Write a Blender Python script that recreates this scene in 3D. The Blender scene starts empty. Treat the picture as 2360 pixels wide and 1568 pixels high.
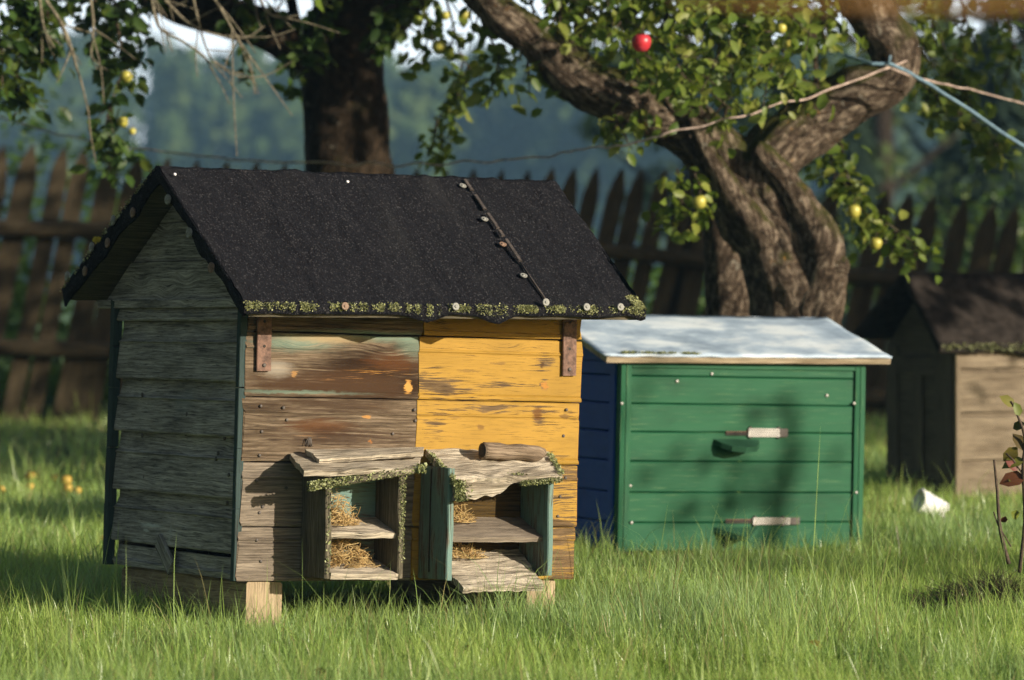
import bpy, math, random
import numpy as np
from math import sin, cos, radians, pi
from mathutils import Vector, Matrix, noise as mnoise
random.seed(7); rng = np.random.default_rng(11)
scene = bpy.context.scene
COL = scene.collection
V = Vector
# ---------------------------------------------------------------- camera model (135 mm, level, shifted)
F, CX, HY, CH = 8850.0, 1180.0, 528.0, 1.0          # focal length / principal point in 2360-wide picture units
def at(vx, vy, D): return V(((vx-CX)/F*D, D, CH-(vy-HY)/F*D))
def frame(loc, th, roll, pitch):
    return Matrix.Translation(loc) @ Matrix.Rotation(radians(th),4,'Z') @ Matrix.Rotation(radians(roll),4,'Y') @ Matrix.Rotation(radians(pitch),4,'X')
def picker(fr):
    inv = fr.inverted()
    o = inv @ V((0,0,CH)); R = inv.to_3x3()
    def pk(vx, vy, ax, val):
        d = R @ V(((vx-CX)/F, 1, -(vy-HY)/F)); k = (val-o[ax])/d[ax]
        return o + k*d
    return pk
# ---------------------------------------------------------------- objects
def tag(o, label=None, cat=None, group=None, kind=None):
    if label: o['label'] = label
    if cat: o['category'] = cat
    if group: o['group'] = group
    if kind: o['kind'] = kind
    return o
def empty(name, M, label, cat, group=None):
    o = bpy.data.objects.new(name, None); o.empty_display_size = .1; COL.objects.link(o)
    o.matrix_world = M if isinstance(M, Matrix) else Matrix.Translation(M)
    return tag(o, label, cat, group)
class MB:
    def __init__(s): s.v=[]; s.f=[]; s.uv=[]; s.sm=[]
    def add(s, verts, faces, uvs, smooth=False):
        b=len(s.v); s.v += [tuple(x) for x in verts]
        for f,u in zip(faces,uvs): s.f.append([i+b for i in f]); s.uv += u; s.sm.append(smooth)
    def build(s, name, mat, parent=None, M=None):
        me=bpy.data.meshes.new(name); me.from_pydata(s.v,[],s.f)
        uvl=me.uv_layers.new(name='UVMap'); uvl.data.foreach_set('uv', np.array(s.uv,dtype=np.float32).ravel())
        me.polygons.foreach_set('use_smooth', s.sm)
        me.materials.append(mat); me.update()
        o=bpy.data.objects.new(name, me); COL.objects.link(o)
        if parent: o.parent=parent
        if M is not None: o.matrix_local = M
        return o
    # plank: profile [(h,t)] swept along S
    def plank(s, p0, S, H, T, L, prof, segs=8, endj=.002, wob=.0006, taper=None):
        p0=V(p0);S=V(S);H=V(H);T=V(T); ox,oy=random.uniform(0,50),random.uniform(0,50)
        n=len(prof); per=[0]
        for i in range(n): a=prof[i];b=prof[(i+1)%n]; per.append(per[-1]+math.hypot(a[0]-b[0],a[1]-b[1]))
        vs=[];sx=[]
        sd=random.uniform(0,99)
        for k in range(segs+1):
            q=k/segs
            for (h,t) in prof:
                e=0
                if k==0: e=endj*mnoise.noise((h*45,sd,1.3))*1.6
                if k==segs: e=endj*mnoise.noise((h*45,sd,7.1))*1.6
                ss=q*L+e
                w=wob*mnoise.noise((ss*9,h*20,sd+3))*2; w2=wob*mnoise.noise((ss*9,h*20,sd+13))*2
                vs.append(p0+S*ss+H*(h+w2)+T*(t+w)); sx.append(ss)
        fs=[];us=[]
        for k in range(segs):
            for i in range(n):
                j=(i+1)%n; a=k*n+i;b=k*n+j;c=(k+1)*n+j;d=(k+1)*n+i
                fs.append([a,d,c,b]); us += [[(sx[a]+ox,per[i]+oy),(sx[d]+ox,per[i]+oy),(sx[c]+ox,per[i+1]+oy),(sx[b]+ox,per[i+1]+oy)]]
        fs.append(list(range(n))); us.append([(t+ox,h+oy) for h,t in prof])
        fs.append([segs*n+i for i in reversed(range(n))]); us.append([(t+ox,h+oy) for h,t in reversed(prof)])
        if S.cross(H).dot(T)<0: fs=[f[::-1] for f in fs]; us=[u[::-1] for u in us]
        s.add(vs,fs,us)
    def box(s, p0, S, H, T, L, h, t, c=.0015, **k):
        s.plank(p0,S,H,T,L,[(c,0),(h-c,0),(h,c),(h,t-c),(h-c,t),(c,t),(0,t-c),(0,c)],**k)
    # slab from 4 top corners a(0,0) b(1,0) c(1,1) d(0,1); thickness along -normal
    def slab(s, a,b,c,d, th, nu=10, nv=6, amp=.001, fq=8, edge=.0, fn=None, smooth=False):
        a,b,c,d=map(V,(a,b,c,d)); N=(b-a).cross(d-a).normalized(); ox,oy=random.uniform(0,50),random.uniform(0,50); sd=random.uniform(0,99)
        Lu=(b-a).length; Lv=(d-a).length; top=[];bot=[];uv=[]
        for j in range(nv+1):
            for i in range(nu+1):
                u=i/nu;v=j/nv; p=(a*(1-u)+b*u)*(1-v)+(d*(1-u)+c*u)*v
                if edge:
                    if j==0: p=p+(d-a).normalized()*edge*mnoise.noise((u*Lu*40,sd,0))
                    if j==nv: p=p-(d-a).normalized()*edge*mnoise.noise((u*Lu*40,sd,5))
                    if i==0: p=p+(b-a).normalized()*edge*mnoise.noise((v*Lv*40,sd,9))
                    if i==nu: p=p-(b-a).normalized()*edge*mnoise.noise((v*Lv*40,sd,14))
                dd=amp*mnoise.noise((u*Lu*fq,v*Lv*fq*2,sd))*2
                if fn: dd+=fn(u,v)
                top.append(p+N*dd); bot.append(p-N*(th-dd*.5)); uv.append((u*Lu+ox,v*Lv+oy))
        W=nu+1; n=len(top); fs=[];us=[]
        for j in range(nv):
            for i in range(nu):
                q=[j*W+i,j*W+i+1,(j+1)*W+i+1,(j+1)*W+i]
                fs.append(q); us.append([uv[k] for k in q])
                fs.append([n+k for k in q[::-1]]); us.append([uv[k] for k in q[::-1]])
        rim=[i for i in range(W)]+[j*W+nu for j in range(1,nv+1)]+[nv*W+i for i in range(nu-1,-1,-1)]+[j*W for j in range(nv-1,0,-1)]
        for k in range(len(rim)):
            x,y=rim[k],rim[(k+1)%len(rim)]
            fs.append([x,n+x,n+y,y]); us.append([uv[x],(uv[x][0],uv[x][1]+th),(uv[y][0],uv[y][1]+th),uv[y]])
        s.add(top+bot,fs,us,smooth)
    def tube(s, pts, rad, seg=10, namp=0., nfq=6., ridge=0., cap=True, sub=1, smooth=True):
        pts=[V(p) for p in pts]; rad=list(rad) if hasattr(rad,'__len__') else [rad]*len(pts)
        if sub>1:
            P=[];R=[]; n=len(pts)
            for i in range(n-1):
                p0,p1,p2,p3=pts[max(i-1,0)],pts[i],pts[i+1],pts[min(i+2,n-1)]
                for k in range(sub):
                    t=k/sub
                    P.append(.5*((2*p1)+(p2-p0)*t+(2*p0-5*p1+4*p2-p3)*t*t+(3*p1-p0-3*p2+p3)*t**3)); R.append(rad[i]*(1-t)+rad[i+1]*t)
            P.append(pts[-1]);R.append(rad[-1]); pts,rad=P,R
        n=len(pts); T=[(pts[min(i+1,n-1)]-pts[max(i-1,0)]).normalized() for i in range(n)]
        A=T[0].orthogonal().normalized(); vs=[];uv=[];ln=0; sd=random.uniform(0,99)
        for i in range(n):
            if i: ln+=(pts[i]-pts[i-1]).length
            A=(A-T[i]*A.dot(T[i])).normalized(); B=T[i].cross(A)
            for k in range(seg):
                an=2*pi*k/seg; r=rad[i]; d=A*cos(an)+B*sin(an)
                if namp: r*=1+namp*mnoise.noise((pts[i]+d*r)*nfq+V((sd,0,0)))+ridge*(1-2*abs(mnoise.noise((cos(an)*3.2,sin(an)*3.2,ln*5+sd))))
                vs.append(pts[i]+d*r); uv.append((ln,an/(2*pi)*2*pi*rad[i]))
        fs=[];us=[]
        for i in range(n-1):
            for k in range(seg):
                q=[i*seg+k,i*seg+(k+1)%seg,(i+1)*seg+(k+1)%seg,(i+1)*seg+k]
                fs.append(q); us.append([uv[x] for x in q])
        if cap:
            fs.append(list(range(seg))[::-1]); us.append([(0,0)]*seg)
            fs.append([(n-1)*seg+k for k in range(seg)]); us.append([(0,0)]*seg)
        s.add(vs,fs,us,smooth)
    def fuzz(s, pts, size, N=None, spread=1.0):
        for p in pts:
            p=V(p); d=V((random.gauss(0,1),random.gauss(0,1),random.gauss(0,1))).normalized()
            if N is not None: d=(d*spread+V(N)).normalized()
            a=d.orthogonal().normalized(); a=(a*cos(random.random()*6)+d.cross(a)*sin(random.random()*6))
            z=size*random.uniform(.5,1.3); b=d.cross(a)
            s.add([p-a*z*.5,p+a*z*.5,p+a*z*.35+d*z,p-a*z*.35+d*z+b*z*.3],[[0,1,2,3]],[[(0,0),(1,0),(1,1),(0,1)]])
    def lathe(s, p, N, prof, seg=14, smooth=True):
        p=V(p);N=V(N).normalized();A=N.orthogonal().normalized();B=N.cross(A);vs=[];n=len(prof)
        for (r,h) in prof:
            for k in range(seg): an=2*pi*k/seg; vs.append(p+N*h+(A*cos(an)+B*sin(an))*r)
        fs=[[i*seg+k,i*seg+(k+1)%seg,(i+1)*seg+(k+1)%seg,(i+1)*seg+k] for i in range(n-1) for k in range(seg)]
        fs.append([(n-1)*seg+k for k in range(seg)]); fs.append([k for k in range(seg)][::-1])
        s.add(vs,fs,[[(0,0)]*len(f) for f in fs],smooth)
# ---------------------------------------------------------------- materials
def srgb(r,g,b):
    f=lambda c:(c/12.92 if c<=.04045 else ((c+.055)/1.055)**2.4)
    return (f(r/255),f(g/255),f(b/255),1)
class NT:
    def __init__(s,name):
        s.m=bpy.data.materials.new(name); s.m.use_nodes=True; s.t=s.m.node_tree
        for n in list(s.t.nodes): s.t.nodes.remove(n)
        s.out=s.n('ShaderNodeOutputMaterial')
    def n(s,ty,inp=None,**at):
        x=s.t.nodes.new(ty)
        for k,v in at.items(): setattr(x,k,v)
        for k,v in (inp or {}).items():
            if v is None: continue
            if isinstance(v,bpy.types.NodeSocket): s.t.links.new(v,x.inputs[k])
            else: x.inputs[k].default_value=v
        return x
    def uv(s): return s.n('ShaderNodeUVMap',uv_map='UVMap').outputs[0]
    def obj(s): return s.n('ShaderNodeTexCoord').outputs['Object']
    def vm(s,op,a,b=None):
        return s.n('ShaderNodeVectorMath',{0:a,1:b},operation=op).outputs[0]
    def scale(s,v,x,y,z): return s.vm('MULTIPLY',v,(x,y,z))
    def ma(s,op,a,b=0.,clamp=False): return s.n('ShaderNodeMath',{0:a,1:b},operation=op,use_clamp=clamp).outputs[0]
    def noise(s,v,sc,det=4,ro=.6,dist=0.): return s.n('ShaderNodeTexNoise',{'Vector':v,'Scale':sc,'Detail':det,'Roughness':ro,'Distortion':dist}).outputs[0]
    def ramp(s,f,st):
        r=s.n('ShaderNodeValToRGB',{0:f}); e=r.color_ramp.elements
        while len(e)<len(st): e.new(.5)
        for x,(p,c) in zip(e,st): x.position=p; x.color=c if hasattr(c,'__len__') else (c,c,c,1)
        return r.outputs[0]
    def mix(s,f,a,b,bt='MIX'):
        return s.n('ShaderNodeMix',{0:f,6:a,7:b},data_type='RGBA',blend_type=bt).outputs[2]
    def step(s,x,lo,hi): return s.n('ShaderNodeMapRange',{0:x,1:lo,2:hi,3:0.,4:1.},interpolation_type='SMOOTHSTEP').outputs[0]
    def bump(s,h,st,dist=.002): return s.n('ShaderNodeBump',{'Height':h,'Strength':st,'Distance':dist}).outputs[0]
    def bsdf(s,col,rough=.8,nrm=None,spec=.3,metal=0.,**k):
        i={'Base Color':col,'Roughness':rough,'Specular IOR Level':spec,'Metallic':metal}
        if nrm is not None: i['Normal']=nrm
        i.update(k); return s.n('ShaderNodeBsdfPrincipled',i).outputs[0]
    def fin(s,sh): s.t.links.new(sh,s.out.inputs[0]); return s.m
    def ell(s,P,cx,cz,rx,rz,grain=None,soft=.5,side=False):
        """a stain: an ellipse in hive coordinates (u,z), its edge broken by the grain"""
        d=s.vm('SUBTRACT',P,(0,cx,cz) if side else (cx,0,cz)); d=s.scale(d,0 if side else 1/rx,1/rx if side else 0,1/rz); L=s.n('ShaderNodeVectorMath',{0:d},operation='LENGTH').outputs['Value']
        if grain is not None: L=s.ma('ADD',L,s.ma('MULTIPLY',s.ma('SUBTRACT',grain,.5),1.6))
        return s.ma('SUBTRACT',1.,s.step(L,1-soft,1+soft*.4))
def wood(name, dark, mid, light, knots=.55, stains=(), paint=None, wear=.5, lines=.6, rough=.85, bump=.5, blotch=.35, knot_col=None, spots=(), side=False, marks=()):
    t=NT(name); uv=t.uv(); P=t.obj()
    kv=t.n('ShaderNodeTexVoronoi',{'Vector':t.scale(uv,4.2,11,1),'Scale':1.,'Randomness':.9})
    kd=kv.outputs['Distance']; sel=t.n('ShaderNodeSeparateColor',{0:kv.outputs['Color']}).outputs[0]
    sel=t.ma('GREATER_THAN',sel,knots)
    kin=t.ma('MULTIPLY',t.ma('SUBTRACT',1.,t.step(kd,.04,.10)),sel)
    ring=t.ma('MULTIPLY',t.ma('SUBTRACT',1.,t.step(kd,.05,.38)),sel)
    xy=t.n('ShaderNodeSeparateXYZ',{0:uv}); x,y=xy.outputs[0],xy.outputs[1]
    wav=t.noise(t.scale(uv,5,14,1),1.,2,.5)
    y2=t.ma('ADD',t.ma('ADD',y,t.ma('MULTIPLY',wav,.012)),t.ma('MULTIPLY',ring,.016))
    gv=t.n('ShaderNodeCombineXYZ',{0:x,1:y2}).outputs[0]
    g1=t.noise(t.scale(gv,6,150,1),1.,6,.68); g2=t.noise(t.scale(gv,14,420,1),1.,3,.7)
    big=t.noise(t.scale(uv,3.5,12,1),1.,4,.6)
    c=t.ramp(g1,[(.36,dark),(.5,mid),(.64,light)])
    c=t.mix(blotch,c,t.ramp(big,[(.36,dark),(.64,light)]))
    c=t.mix(t.ma('MULTIPLY',t.step(g2,.48,.30),1.) if False else t.ma('MULTIPLY',t.ma('SUBTRACT',1.,t.step(g2,.34,.50)),lines),c,tuple(k*.25 for k in dark[:3])+(1,))
    nz=t.n('ShaderNodeTexNoise',{'Vector':t.scale(P,45,45,110),'Scale':1.,'Detail':4.,'Roughness':.7}).outputs['Color']
    P=t.vm('ADD',P,t.scale(t.vm('SUBTRACT',nz,(.5,.5,.5)),.045,.045,.014))
    for (cx,cz,rx,rz,col,st,gr) in stains:
        m=t.ell(P,cx,cz,rx,rz,t.ma('ADD',t.ma('MULTIPLY',big,.8),t.ma('SUBTRACT',t.ma('MULTIPLY',g1,1.1),.45)),.75 if rx>.03 else .4,side)
        if gr: m=t.ma('MULTIPLY',m,t.step(t.ma('ADD',t.ma('MULTIPLY',g1,.5),t.ma('MULTIPLY',g2,.5)),.53,.62))
        c=t.mix(t.ma('MULTIPLY',m,st),c,col)
    kc=knot_col or tuple(k*.45 for k in dark[:3])+(1,)
    c=t.mix(t.ma('MULTIPLY',kin,.8),c,kc)
    hgt=t.ma('ADD',g1,t.ma('MULTIPLY',g2,.7))
    if paint:
        pc=t.mix(t.step(big,.3,.7),paint,tuple(k*.78 for k in paint[:3])+(1,))
        cov=t.ma('ADD',t.ma('MULTIPLY',g2,.45),t.ma('ADD',t.ma('MULTIPLY',g1,.45),t.ma('MULTIPLY',big,.65)))
        cov=t.ma('SUBTRACT',cov,t.ma('MULTIPLY',ring,.10))
        pc=t.mix(t.ma('MULTIPLY',t.ma('SUBTRACT',1.,t.step(g2,.36,.48)),.45),pc,tuple(k*.33 for k in paint[:3])+(1,)); pc=t.mix(t.ma('MULTIPLY',ring,.22),pc,tuple(k*.4 for k in paint[:3])+(1,))
        for (cx,cz,rx,rz,st) in spots:
            cov=t.ma('SUBTRACT',cov,t.ma('MULTIPLY',t.ell(P,cx,cz,rx,rz,t.ma('ADD',t.ma('MULTIPLY',big,.6),t.ma('SUBTRACT',t.ma('MULTIPLY',g1,1.2),.4)),.9),st))
        cov=t.step(cov,wear-.03,wear+.06)
        c=t.mix(cov,c,pc); hgt=t.ma('ADD',t.ma('MULTIPLY',hgt,t.ma('SUBTRACT',1.,t.ma('MULTIPLY',cov,.6))),t.ma('MULTIPLY',cov,.5))
    for (cx,cz,rx,rz,col,st,gr) in marks: c=t.mix(t.ma('MULTIPLY',t.ell(P,cx,cz,rx,rz,big,.5),st),c,col)
    return t.fin(t.bsdf(c,rough,t.bump(hgt,bump,.003),.10))
def plain(name, col, var=.25, sc=20, rough=.8, bump=.3, spec=.3, metal=0., bd=.003):
    t=NT(name); P=t.obj(); n=t.noise(P,sc,5,.65); n2=t.noise(P,sc*6,3,.6)
    c=t.mix(t.step(n,.3,.7),tuple(k*(1-var) for k in col[:3])+(1,),tuple(min(1,k*(1+var)) for k in col[:3])+(1,))
    return t.fin(t.bsdf(c,rough,t.bump(t.ma('ADD',n,t.ma('MULTIPLY',n2,.5)),bump,bd),spec,metal))
def mottled(name, cols, sc=200, rough=.9):
    t=NT(name); r=t.n('ShaderNodeNewGeometry').outputs['Random Per Island']
    c=t.ramp(r,[(i/(len(cols)-1),k) for i,k in enumerate(cols)])
    return t.fin(t.bsdf(c,rough,None,.2))
def leafmat(name, cols, trans=.45, rough=.45):
    t=NT(name); r=t.n('ShaderNodeNewGeometry').outputs['Random Per Island']
    c=t.ramp(r,[(i/(len(cols)-1),k) for i,k in enumerate(cols)])
    d=t.bsdf(c,rough,None,.35); tr=t.n('ShaderNodeBsdfTranslucent',{0:t.mix(.35,c,(.25,.32,.02,1),'MIX')}).outputs[0]
    return t.fin(t.n('ShaderNodeMixShader',{0:trans,1:d,2:tr}).outputs[0])
G=lambda *a:(a[0],a[1],a[2],1)
teal=G(.19,.29,.23)
M={}
HIV=frame((-.678,9.5,.128),30,2.3,-1.2); pk=picker(HIV)
def fu(vx,vy,n=0.): p=pk(vx,vy,1,n); return p.x,p.z
def st(vx,vy,rx,rz,col,s,gr=False): u,z=fu(vx,vy); return (u,z,rx*.00118,rz*.00108,col,s,gr)
M['front_wood']=wood('weathered_front_wood',G(.040,.028,.018),G(.11,.078,.050),G(.27,.205,.14),knots=.62,knot_col=G(.13,.06,.025),stains=[
  st(700,790,110,26,teal,.55), st(860,775,130,16,teal,.6), st(950,800,40,40,teal,.5), st(760,782,110,14,G(.42,.30,.16),.6),
  st(850,850,190,62,G(.024,.013,.007),1.), st(800,893,240,24,G(.035,.02,.011),.9), st(780,885,210,40,G(.06,.032,.017),.85), st(905,835,70,26,G(.10,.04,.014),.7), st(640,850,40,20,G(.4,.36,.3),.5),
  st(870,862,110,18,G(.5,.24,.06),.8,True), st(780,872,70,12,G(.4,.2,.07),.6,True), st(850,930,100,16,G(.4,.2,.07),.5,True),
  st(740,985,80,20,G(.10,.042,.016),.8), st(800,1010,170,26,G(.04,.022,.013),.8), st(800,938,170,20,G(.05,.03,.018),.75), st(720,1005,60,10,G(.45,.2,.06),.6,True),
  st(848,961,16,4,G(.45,.22,.06),.8), st(951,884,26,26,G(.03,.016,.008),.95), st(941,892,9,16,G(.5,.26,.07),1.), st(678,862,7,8,G(.35,.19,.07),.8),
  st(855,1017,5,6,G(.35,.14,.04),.7),st(700,905,140,5,teal,.5)],lines=.65,bump=.6)
M['low_wood']=wood('weathered_grey_wood',G(.07,.056,.043),G(.175,.142,.11),G(.33,.275,.215),knots=.72,lines=.6,bump=.6)
M['yellow']=wood('worn_yellow_paint',G(.075,.045,.02),G(.15,.095,.045),G(.24,.16,.08),marks=[st(1240,955,13,15,G(.13,.055,.012),.85),st(1108,985,9,8,G(.17,.09,.025),.8),st(1250,842,6,10,G(.07,.035,.012),.9),st(1256,890,7,13,G(.42,.19,.035),.9),st(1150,838,22,4,G(.16,.09,.03),.6),st(1080,855,30,4,G(.17,.10,.03),.6),st(1300,960,12,5,G(.14,.08,.03),.7),st(1050,962,18,3,G(.2,.12,.04),.6)],knots=.6,paint=G(.40,.232,.04),wear=.645,lines=.7,rough=.6,bump=.45,
  spots=[fu(1010,870)+(.06,.07,0.070),fu(1100,892)+(.22,.02,0.091),fu(1080,935)+(.2,.02,0.112),fu(1160,945)+(.15,.012,0.084),fu(1000,1010)+(.04,.07,0.070),fu(1240,960)+(.022,.022,0.175),fu(1290,1110)+(.06,.1,0.098),fu(1290,1270)+(.08,.1,0.210),fu(1255,890)+(.012,.02,0.350),fu(1260,840)+(.04,.03,0.140)])
M['side_wood']=wood('shaded_side_wood',G(.075,.070,.064),G(.27,.252,.232),G(.58,.55,.51),knots=.5,lines=.8,bump=.8,side=True,stains=[(.52,.115,.07,.006,G(.55,.57,.56),.9,False),(.55,.10,.02,.004,G(.5,.52,.5),.8,False),(.26,.06,.05,.012,G(.42,.44,.43),.7,False),(.60,.065,.03,.01,G(.4,.42,.41),.7,False),(.40,.09,.006,.04,G(.4,.42,.41),.6,False),(.35,.44,.05,.03,G(.25,.27,.27),.5,False)])
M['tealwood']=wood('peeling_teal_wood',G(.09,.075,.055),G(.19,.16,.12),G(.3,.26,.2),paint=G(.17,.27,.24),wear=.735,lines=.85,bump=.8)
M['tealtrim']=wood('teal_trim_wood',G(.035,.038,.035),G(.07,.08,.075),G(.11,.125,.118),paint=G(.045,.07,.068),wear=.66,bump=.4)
M['boxwood']=wood('mossy_box_wood',G(.05,.045,.03),G(.12,.105,.075),G(.22,.19,.135),lines=.8,bump=.9)
M['silver']=wood('silvered_split_wood',G(.075,.058,.04),G(.44,.375,.285),G(.74,.66,.53),lines=1.,bump=1.,knots=.8)
M['shadedback']=wood('shade_darkened_ochre_back',G(.02,.013,.006),G(.06,.038,.013),G(.13,.08,.022),lines=.6)  # shadow inside the right porch is put into this darkened ochre
M['logwood']=wood('old_log_wood',G(.06,.04,.025),G(.22,.16,.11),G(.42,.33,.24),lines=.8,bump=1.,knots=.9)
M['beam']=wood('beam_wood',G(.14,.10,.06),G(.32,.24,.15),G(.48,.38,.25),lines=.5,bump=.6)
M['straw']=mottled('dry_straw',[G(.26,.16,.06),G(.46,.32,.13),G(.60,.44,.21),G(.33,.19,.07)])
M['lichen']=mottled('yellow_green_lichen',[G(.15,.16,.045),G(.28,.29,.11),G(.42,.44,.26),G(.06,.065,.02)])
M['lichen_yellow']=mottled('yellow_lichen',[G(.55,.42,.03),G(.6,.5,.08)])
M['moss']=mottled('green_moss',[G(.11,.13,.04),G(.24,.26,.10),G(.40,.42,.24),G(.13,.14,.05)])
M['rust']=plain('rusty_iron',G(.145,.085,.062),.5,60,.75,.4)
M['nail']=plain('old_nail_iron',G(.10,.085,.075),.3,90,.6,.2)
M['washer']=plain('zinc_washer',G(.22,.22,.20),.35,120,.5,.2)
M['washer_rusty']=plain('rusty_washer',G(.20,.13,.09),.4,120,.6,.2)
M['lath']=plain('dark_lath',G(.06,.05,.045),.4,60)
M['dark']=plain('dark_void_wood',G(.03,.025,.02),.4,40)
t=NT('roofing_felt'); P=t.obj(); n1=t.noise(P,420,2,.8); n2=t.noise(P,9,4,.6); sp=t.n('ShaderNodeTexVoronoi',{'Vector':P,'Scale':330.}); spk=t.ma('GREATER_THAN',t.n('ShaderNodeSeparateColor',{0:sp.outputs['Color']}).outputs[0],.93)
c=t.ramp(n1,[(.36,G(.002,.002,.003)),(.52,G(.0075,.0075,.010)),(.68,G(.036,.035,.040))]); c=t.mix(t.ma('MULTIPLY',t.step(n2,.35,.7),.35),c,G(.012,.0118,.0145))
c=t.mix(t.ma('MULTIPLY',spk,.25),c,G(.16,.155,.16))
wk=t.n('ShaderNodeBump',{'Height':t.noise(t.scale(P,13,3.5,3.5),1.,3,.55,.8),'Strength':.55,'Distance':.03}).outputs[0]
c=t.mix(t.ma('MULTIPLY',t.step(t.noise(t.scale(P,7,2,2),1.,5,.65),.5,.72),.4),c,G(.03,.03,.031))
M['felt']=t.fin(t.bsdf(c,.8,t.n('ShaderNodeBump',{'Normal':wk,'Strength':.7,'Distance':.003,'Height':t.ma('ADD',n1,t.ma('MULTIPLY',n2,.6))}).outputs[0],.07))
M['felt_old']=plain('old_brown_felt',G(.028,.023,.02),.4,25,.95,.5,.06)
def greenpaint(name,a,b,wornc):
    t=NT(name); uv=t.uv(); g=t.noise(t.scale(uv,3,60,1),1.,4,.6); big=t.noise(t.scale(uv,3,9,1),1.,3,.6)
    c=t.mix(t.ma('ADD',t.ma('MULTIPLY',g,.5),t.ma('MULTIPLY',big,.6),True),a,b); kv=t.n('ShaderNodeTexVoronoi',{'Vector':t.scale(uv,5,13,1),'Scale':1.})
    k=t.ma('MULTIPLY',t.ma('SUBTRACT',1.,t.step(kv.outputs['Distance'],.03,.12)),t.ma('GREATER_THAN',t.n('ShaderNodeSeparateColor',{0:kv.outputs['Color']}).outputs[1],.72))
    c=t.mix(t.ma('MULTIPLY',k,.6),c,tuple(x*.4 for x in a[:3])+(1,))
    g2=t.noise(t.scale(uv,8,240,1),1.,2,.6); c=t.mix(t.ma('MULTIPLY',t.step(g2,.58,.72),.35),c,wornc); c=t.mix(t.ma('MULTIPLY',t.step(t.noise(t.scale(uv,2.2,5,1),1.,4,.7),.5,.7),.4),c,tuple(x*.55 for x in a[:3])+(1,))
    return t.fin(t.bsdf(c,.55,t.bump(g,.35,.002),.14))
M['green']=greenpaint('green_paint',G(.006,.056,.025),G(.014,.108,.046),G(.16,.26,.12))
M['blue']=greenpaint('blue_paint',G(.003,.032,.20),G(.006,.06,.32),G(.03,.1,.35))
t=NT('white_roof_sheet'); P=t.obj(); a=t.noise(t.scale(P,5,9,5),1.,5,.65); b=t.noise(P,26,4,.7)
c=t.ramp(a,[(.36,G(.25,.33,.43)),(.5,G(.42,.52,.63)),(.62,G(.68,.75,.80))]); c=t.mix(t.ma('MULTIPLY',t.step(b,.6,.72),.4),c,G(.35,.38,.42))
M['whiteroof']=t.fin(t.bsdf(c,.42,t.bump(t.ma('ADD',a,b),.25,.004),.5))
M['roofedge']=wood('lichened_roof_edge',G(.10,.075,.045),G(.26,.2,.13),G(.5,.42,.3),lines=.3,knots=.9)
M['metal']=plain('perforated_zinc',G(.34,.33,.31),.2,300,.4,.2,.5,.3)
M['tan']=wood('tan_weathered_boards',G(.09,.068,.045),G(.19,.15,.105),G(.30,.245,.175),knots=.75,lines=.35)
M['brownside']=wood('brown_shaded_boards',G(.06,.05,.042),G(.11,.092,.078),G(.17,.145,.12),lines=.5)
M['picket']=wood('old_picket_wood',G(.02,.0155,.009),G(.052,.041,.024),G(.13,.10,.06),lines=.6,knots=.85)
def bark(name,dark,mid,light,moss=.5):
    t=NT(name); uv=t.uv(); P=t.obj(); N=t.n('ShaderNodeNewGeometry').outputs['Normal']
    r=t.noise(t.scale(uv,13,46,1),1.,6,.72,.8); r2=t.noise(P,42,6,.75); rr=t.ma('ADD',t.ma('MULTIPLY',r,.6),t.ma('MULTIPLY',r2,.4))
    c=t.ramp(rr,[(.39,dark),(.5,mid),(.62,light)])
    nz=t.n('ShaderNodeSeparateXYZ',{0:N}).outputs[2]; mm=t.ma('ADD',nz,t.ma('MULTIPLY',t.ma('SUBTRACT',t.noise(P,9,4,.7),.5),2.2))
    c=t.mix(t.ma('MULTIPLY',t.step(mm,.25,.75),moss),c,G(.045,.048,.010))
    l=t.noise(P,30,3,.6); c=t.mix(t.ma('MULTIPLY',t.step(l,.68,.74),.6),c,G(.42,.22,.06)); c=t.mix(t.ma('MULTIPLY',t.step(t.noise(P,22,3,.6,.4),.64,.72),.5),c,G(.38,.36,.3))
    return t.fin(t.bsdf(c,.9,t.bump(rr,1.,.03),.08))
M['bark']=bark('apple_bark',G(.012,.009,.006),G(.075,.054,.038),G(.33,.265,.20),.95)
M['bark_dark']=bark('shade_darkened_bark',G(.009,.0065,.004),G(.03,.021,.013),G(.075,.053,.035),.4)  # darker copy of the apple bark, the left trunk's shade put into its colour
M['twig']=plain('lichened_twig',G(.16,.14,.10),.6,60,.9,.3)
M['leaf']=leafmat('apple_leaf',[G(.06,.10,.014),G(.12,.19,.025),G(.20,.26,.045),G(.07,.13,.02),G(.28,.30,.06),G(.14,.21,.035)],.45)
M['leaf_dark']=leafmat('shade_leaf',[G(.025,.055,.012),G(.04,.085,.016),G(.05,.10,.02),G(.09,.12,.02)],.35)  # darker copy of the apple leaf with shade put into the colour
M['bush_leaf']=leafmat('bush_leaf',[G(.06,.12,.02),G(.10,.2,.03),G(.14,.24,.05)],.4)
M['far_leaf']=leafmat('forest_leaf',[G(.045,.08,.025),G(.055,.095,.025),G(.07,.11,.03),G(.09,.125,.035)],.2,1.)
M['spruce']=leafmat('spruce_needle',[G(.012,.03,.02),G(.025,.05,.03),G(.04,.07,.04)],.1,.8)
M['apple_yellow']=plain('yellow_apple_skin',G(.36,.33,.06),.25,18,.35,0,.5)
M['apple_green']=plain('green_apple_skin',G(.25,.30,.05),.25,18,.35,0,.5)
M['apple_fallen']=plain('fallen_apple_skin',G(.36,.24,.04),.4,30,.5,0,.4)
M['apple_red']=plain('red_apple_skin',G(.40,.025,.035),.45,14,.35,0,.5)
M['wire']=plain('rusty_wire',G(.42,.32,.27),.5,30,.6,.2)
M['string']=plain('blue_twine',G(.15,.24,.31),.25,60,.9,.2)
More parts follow.
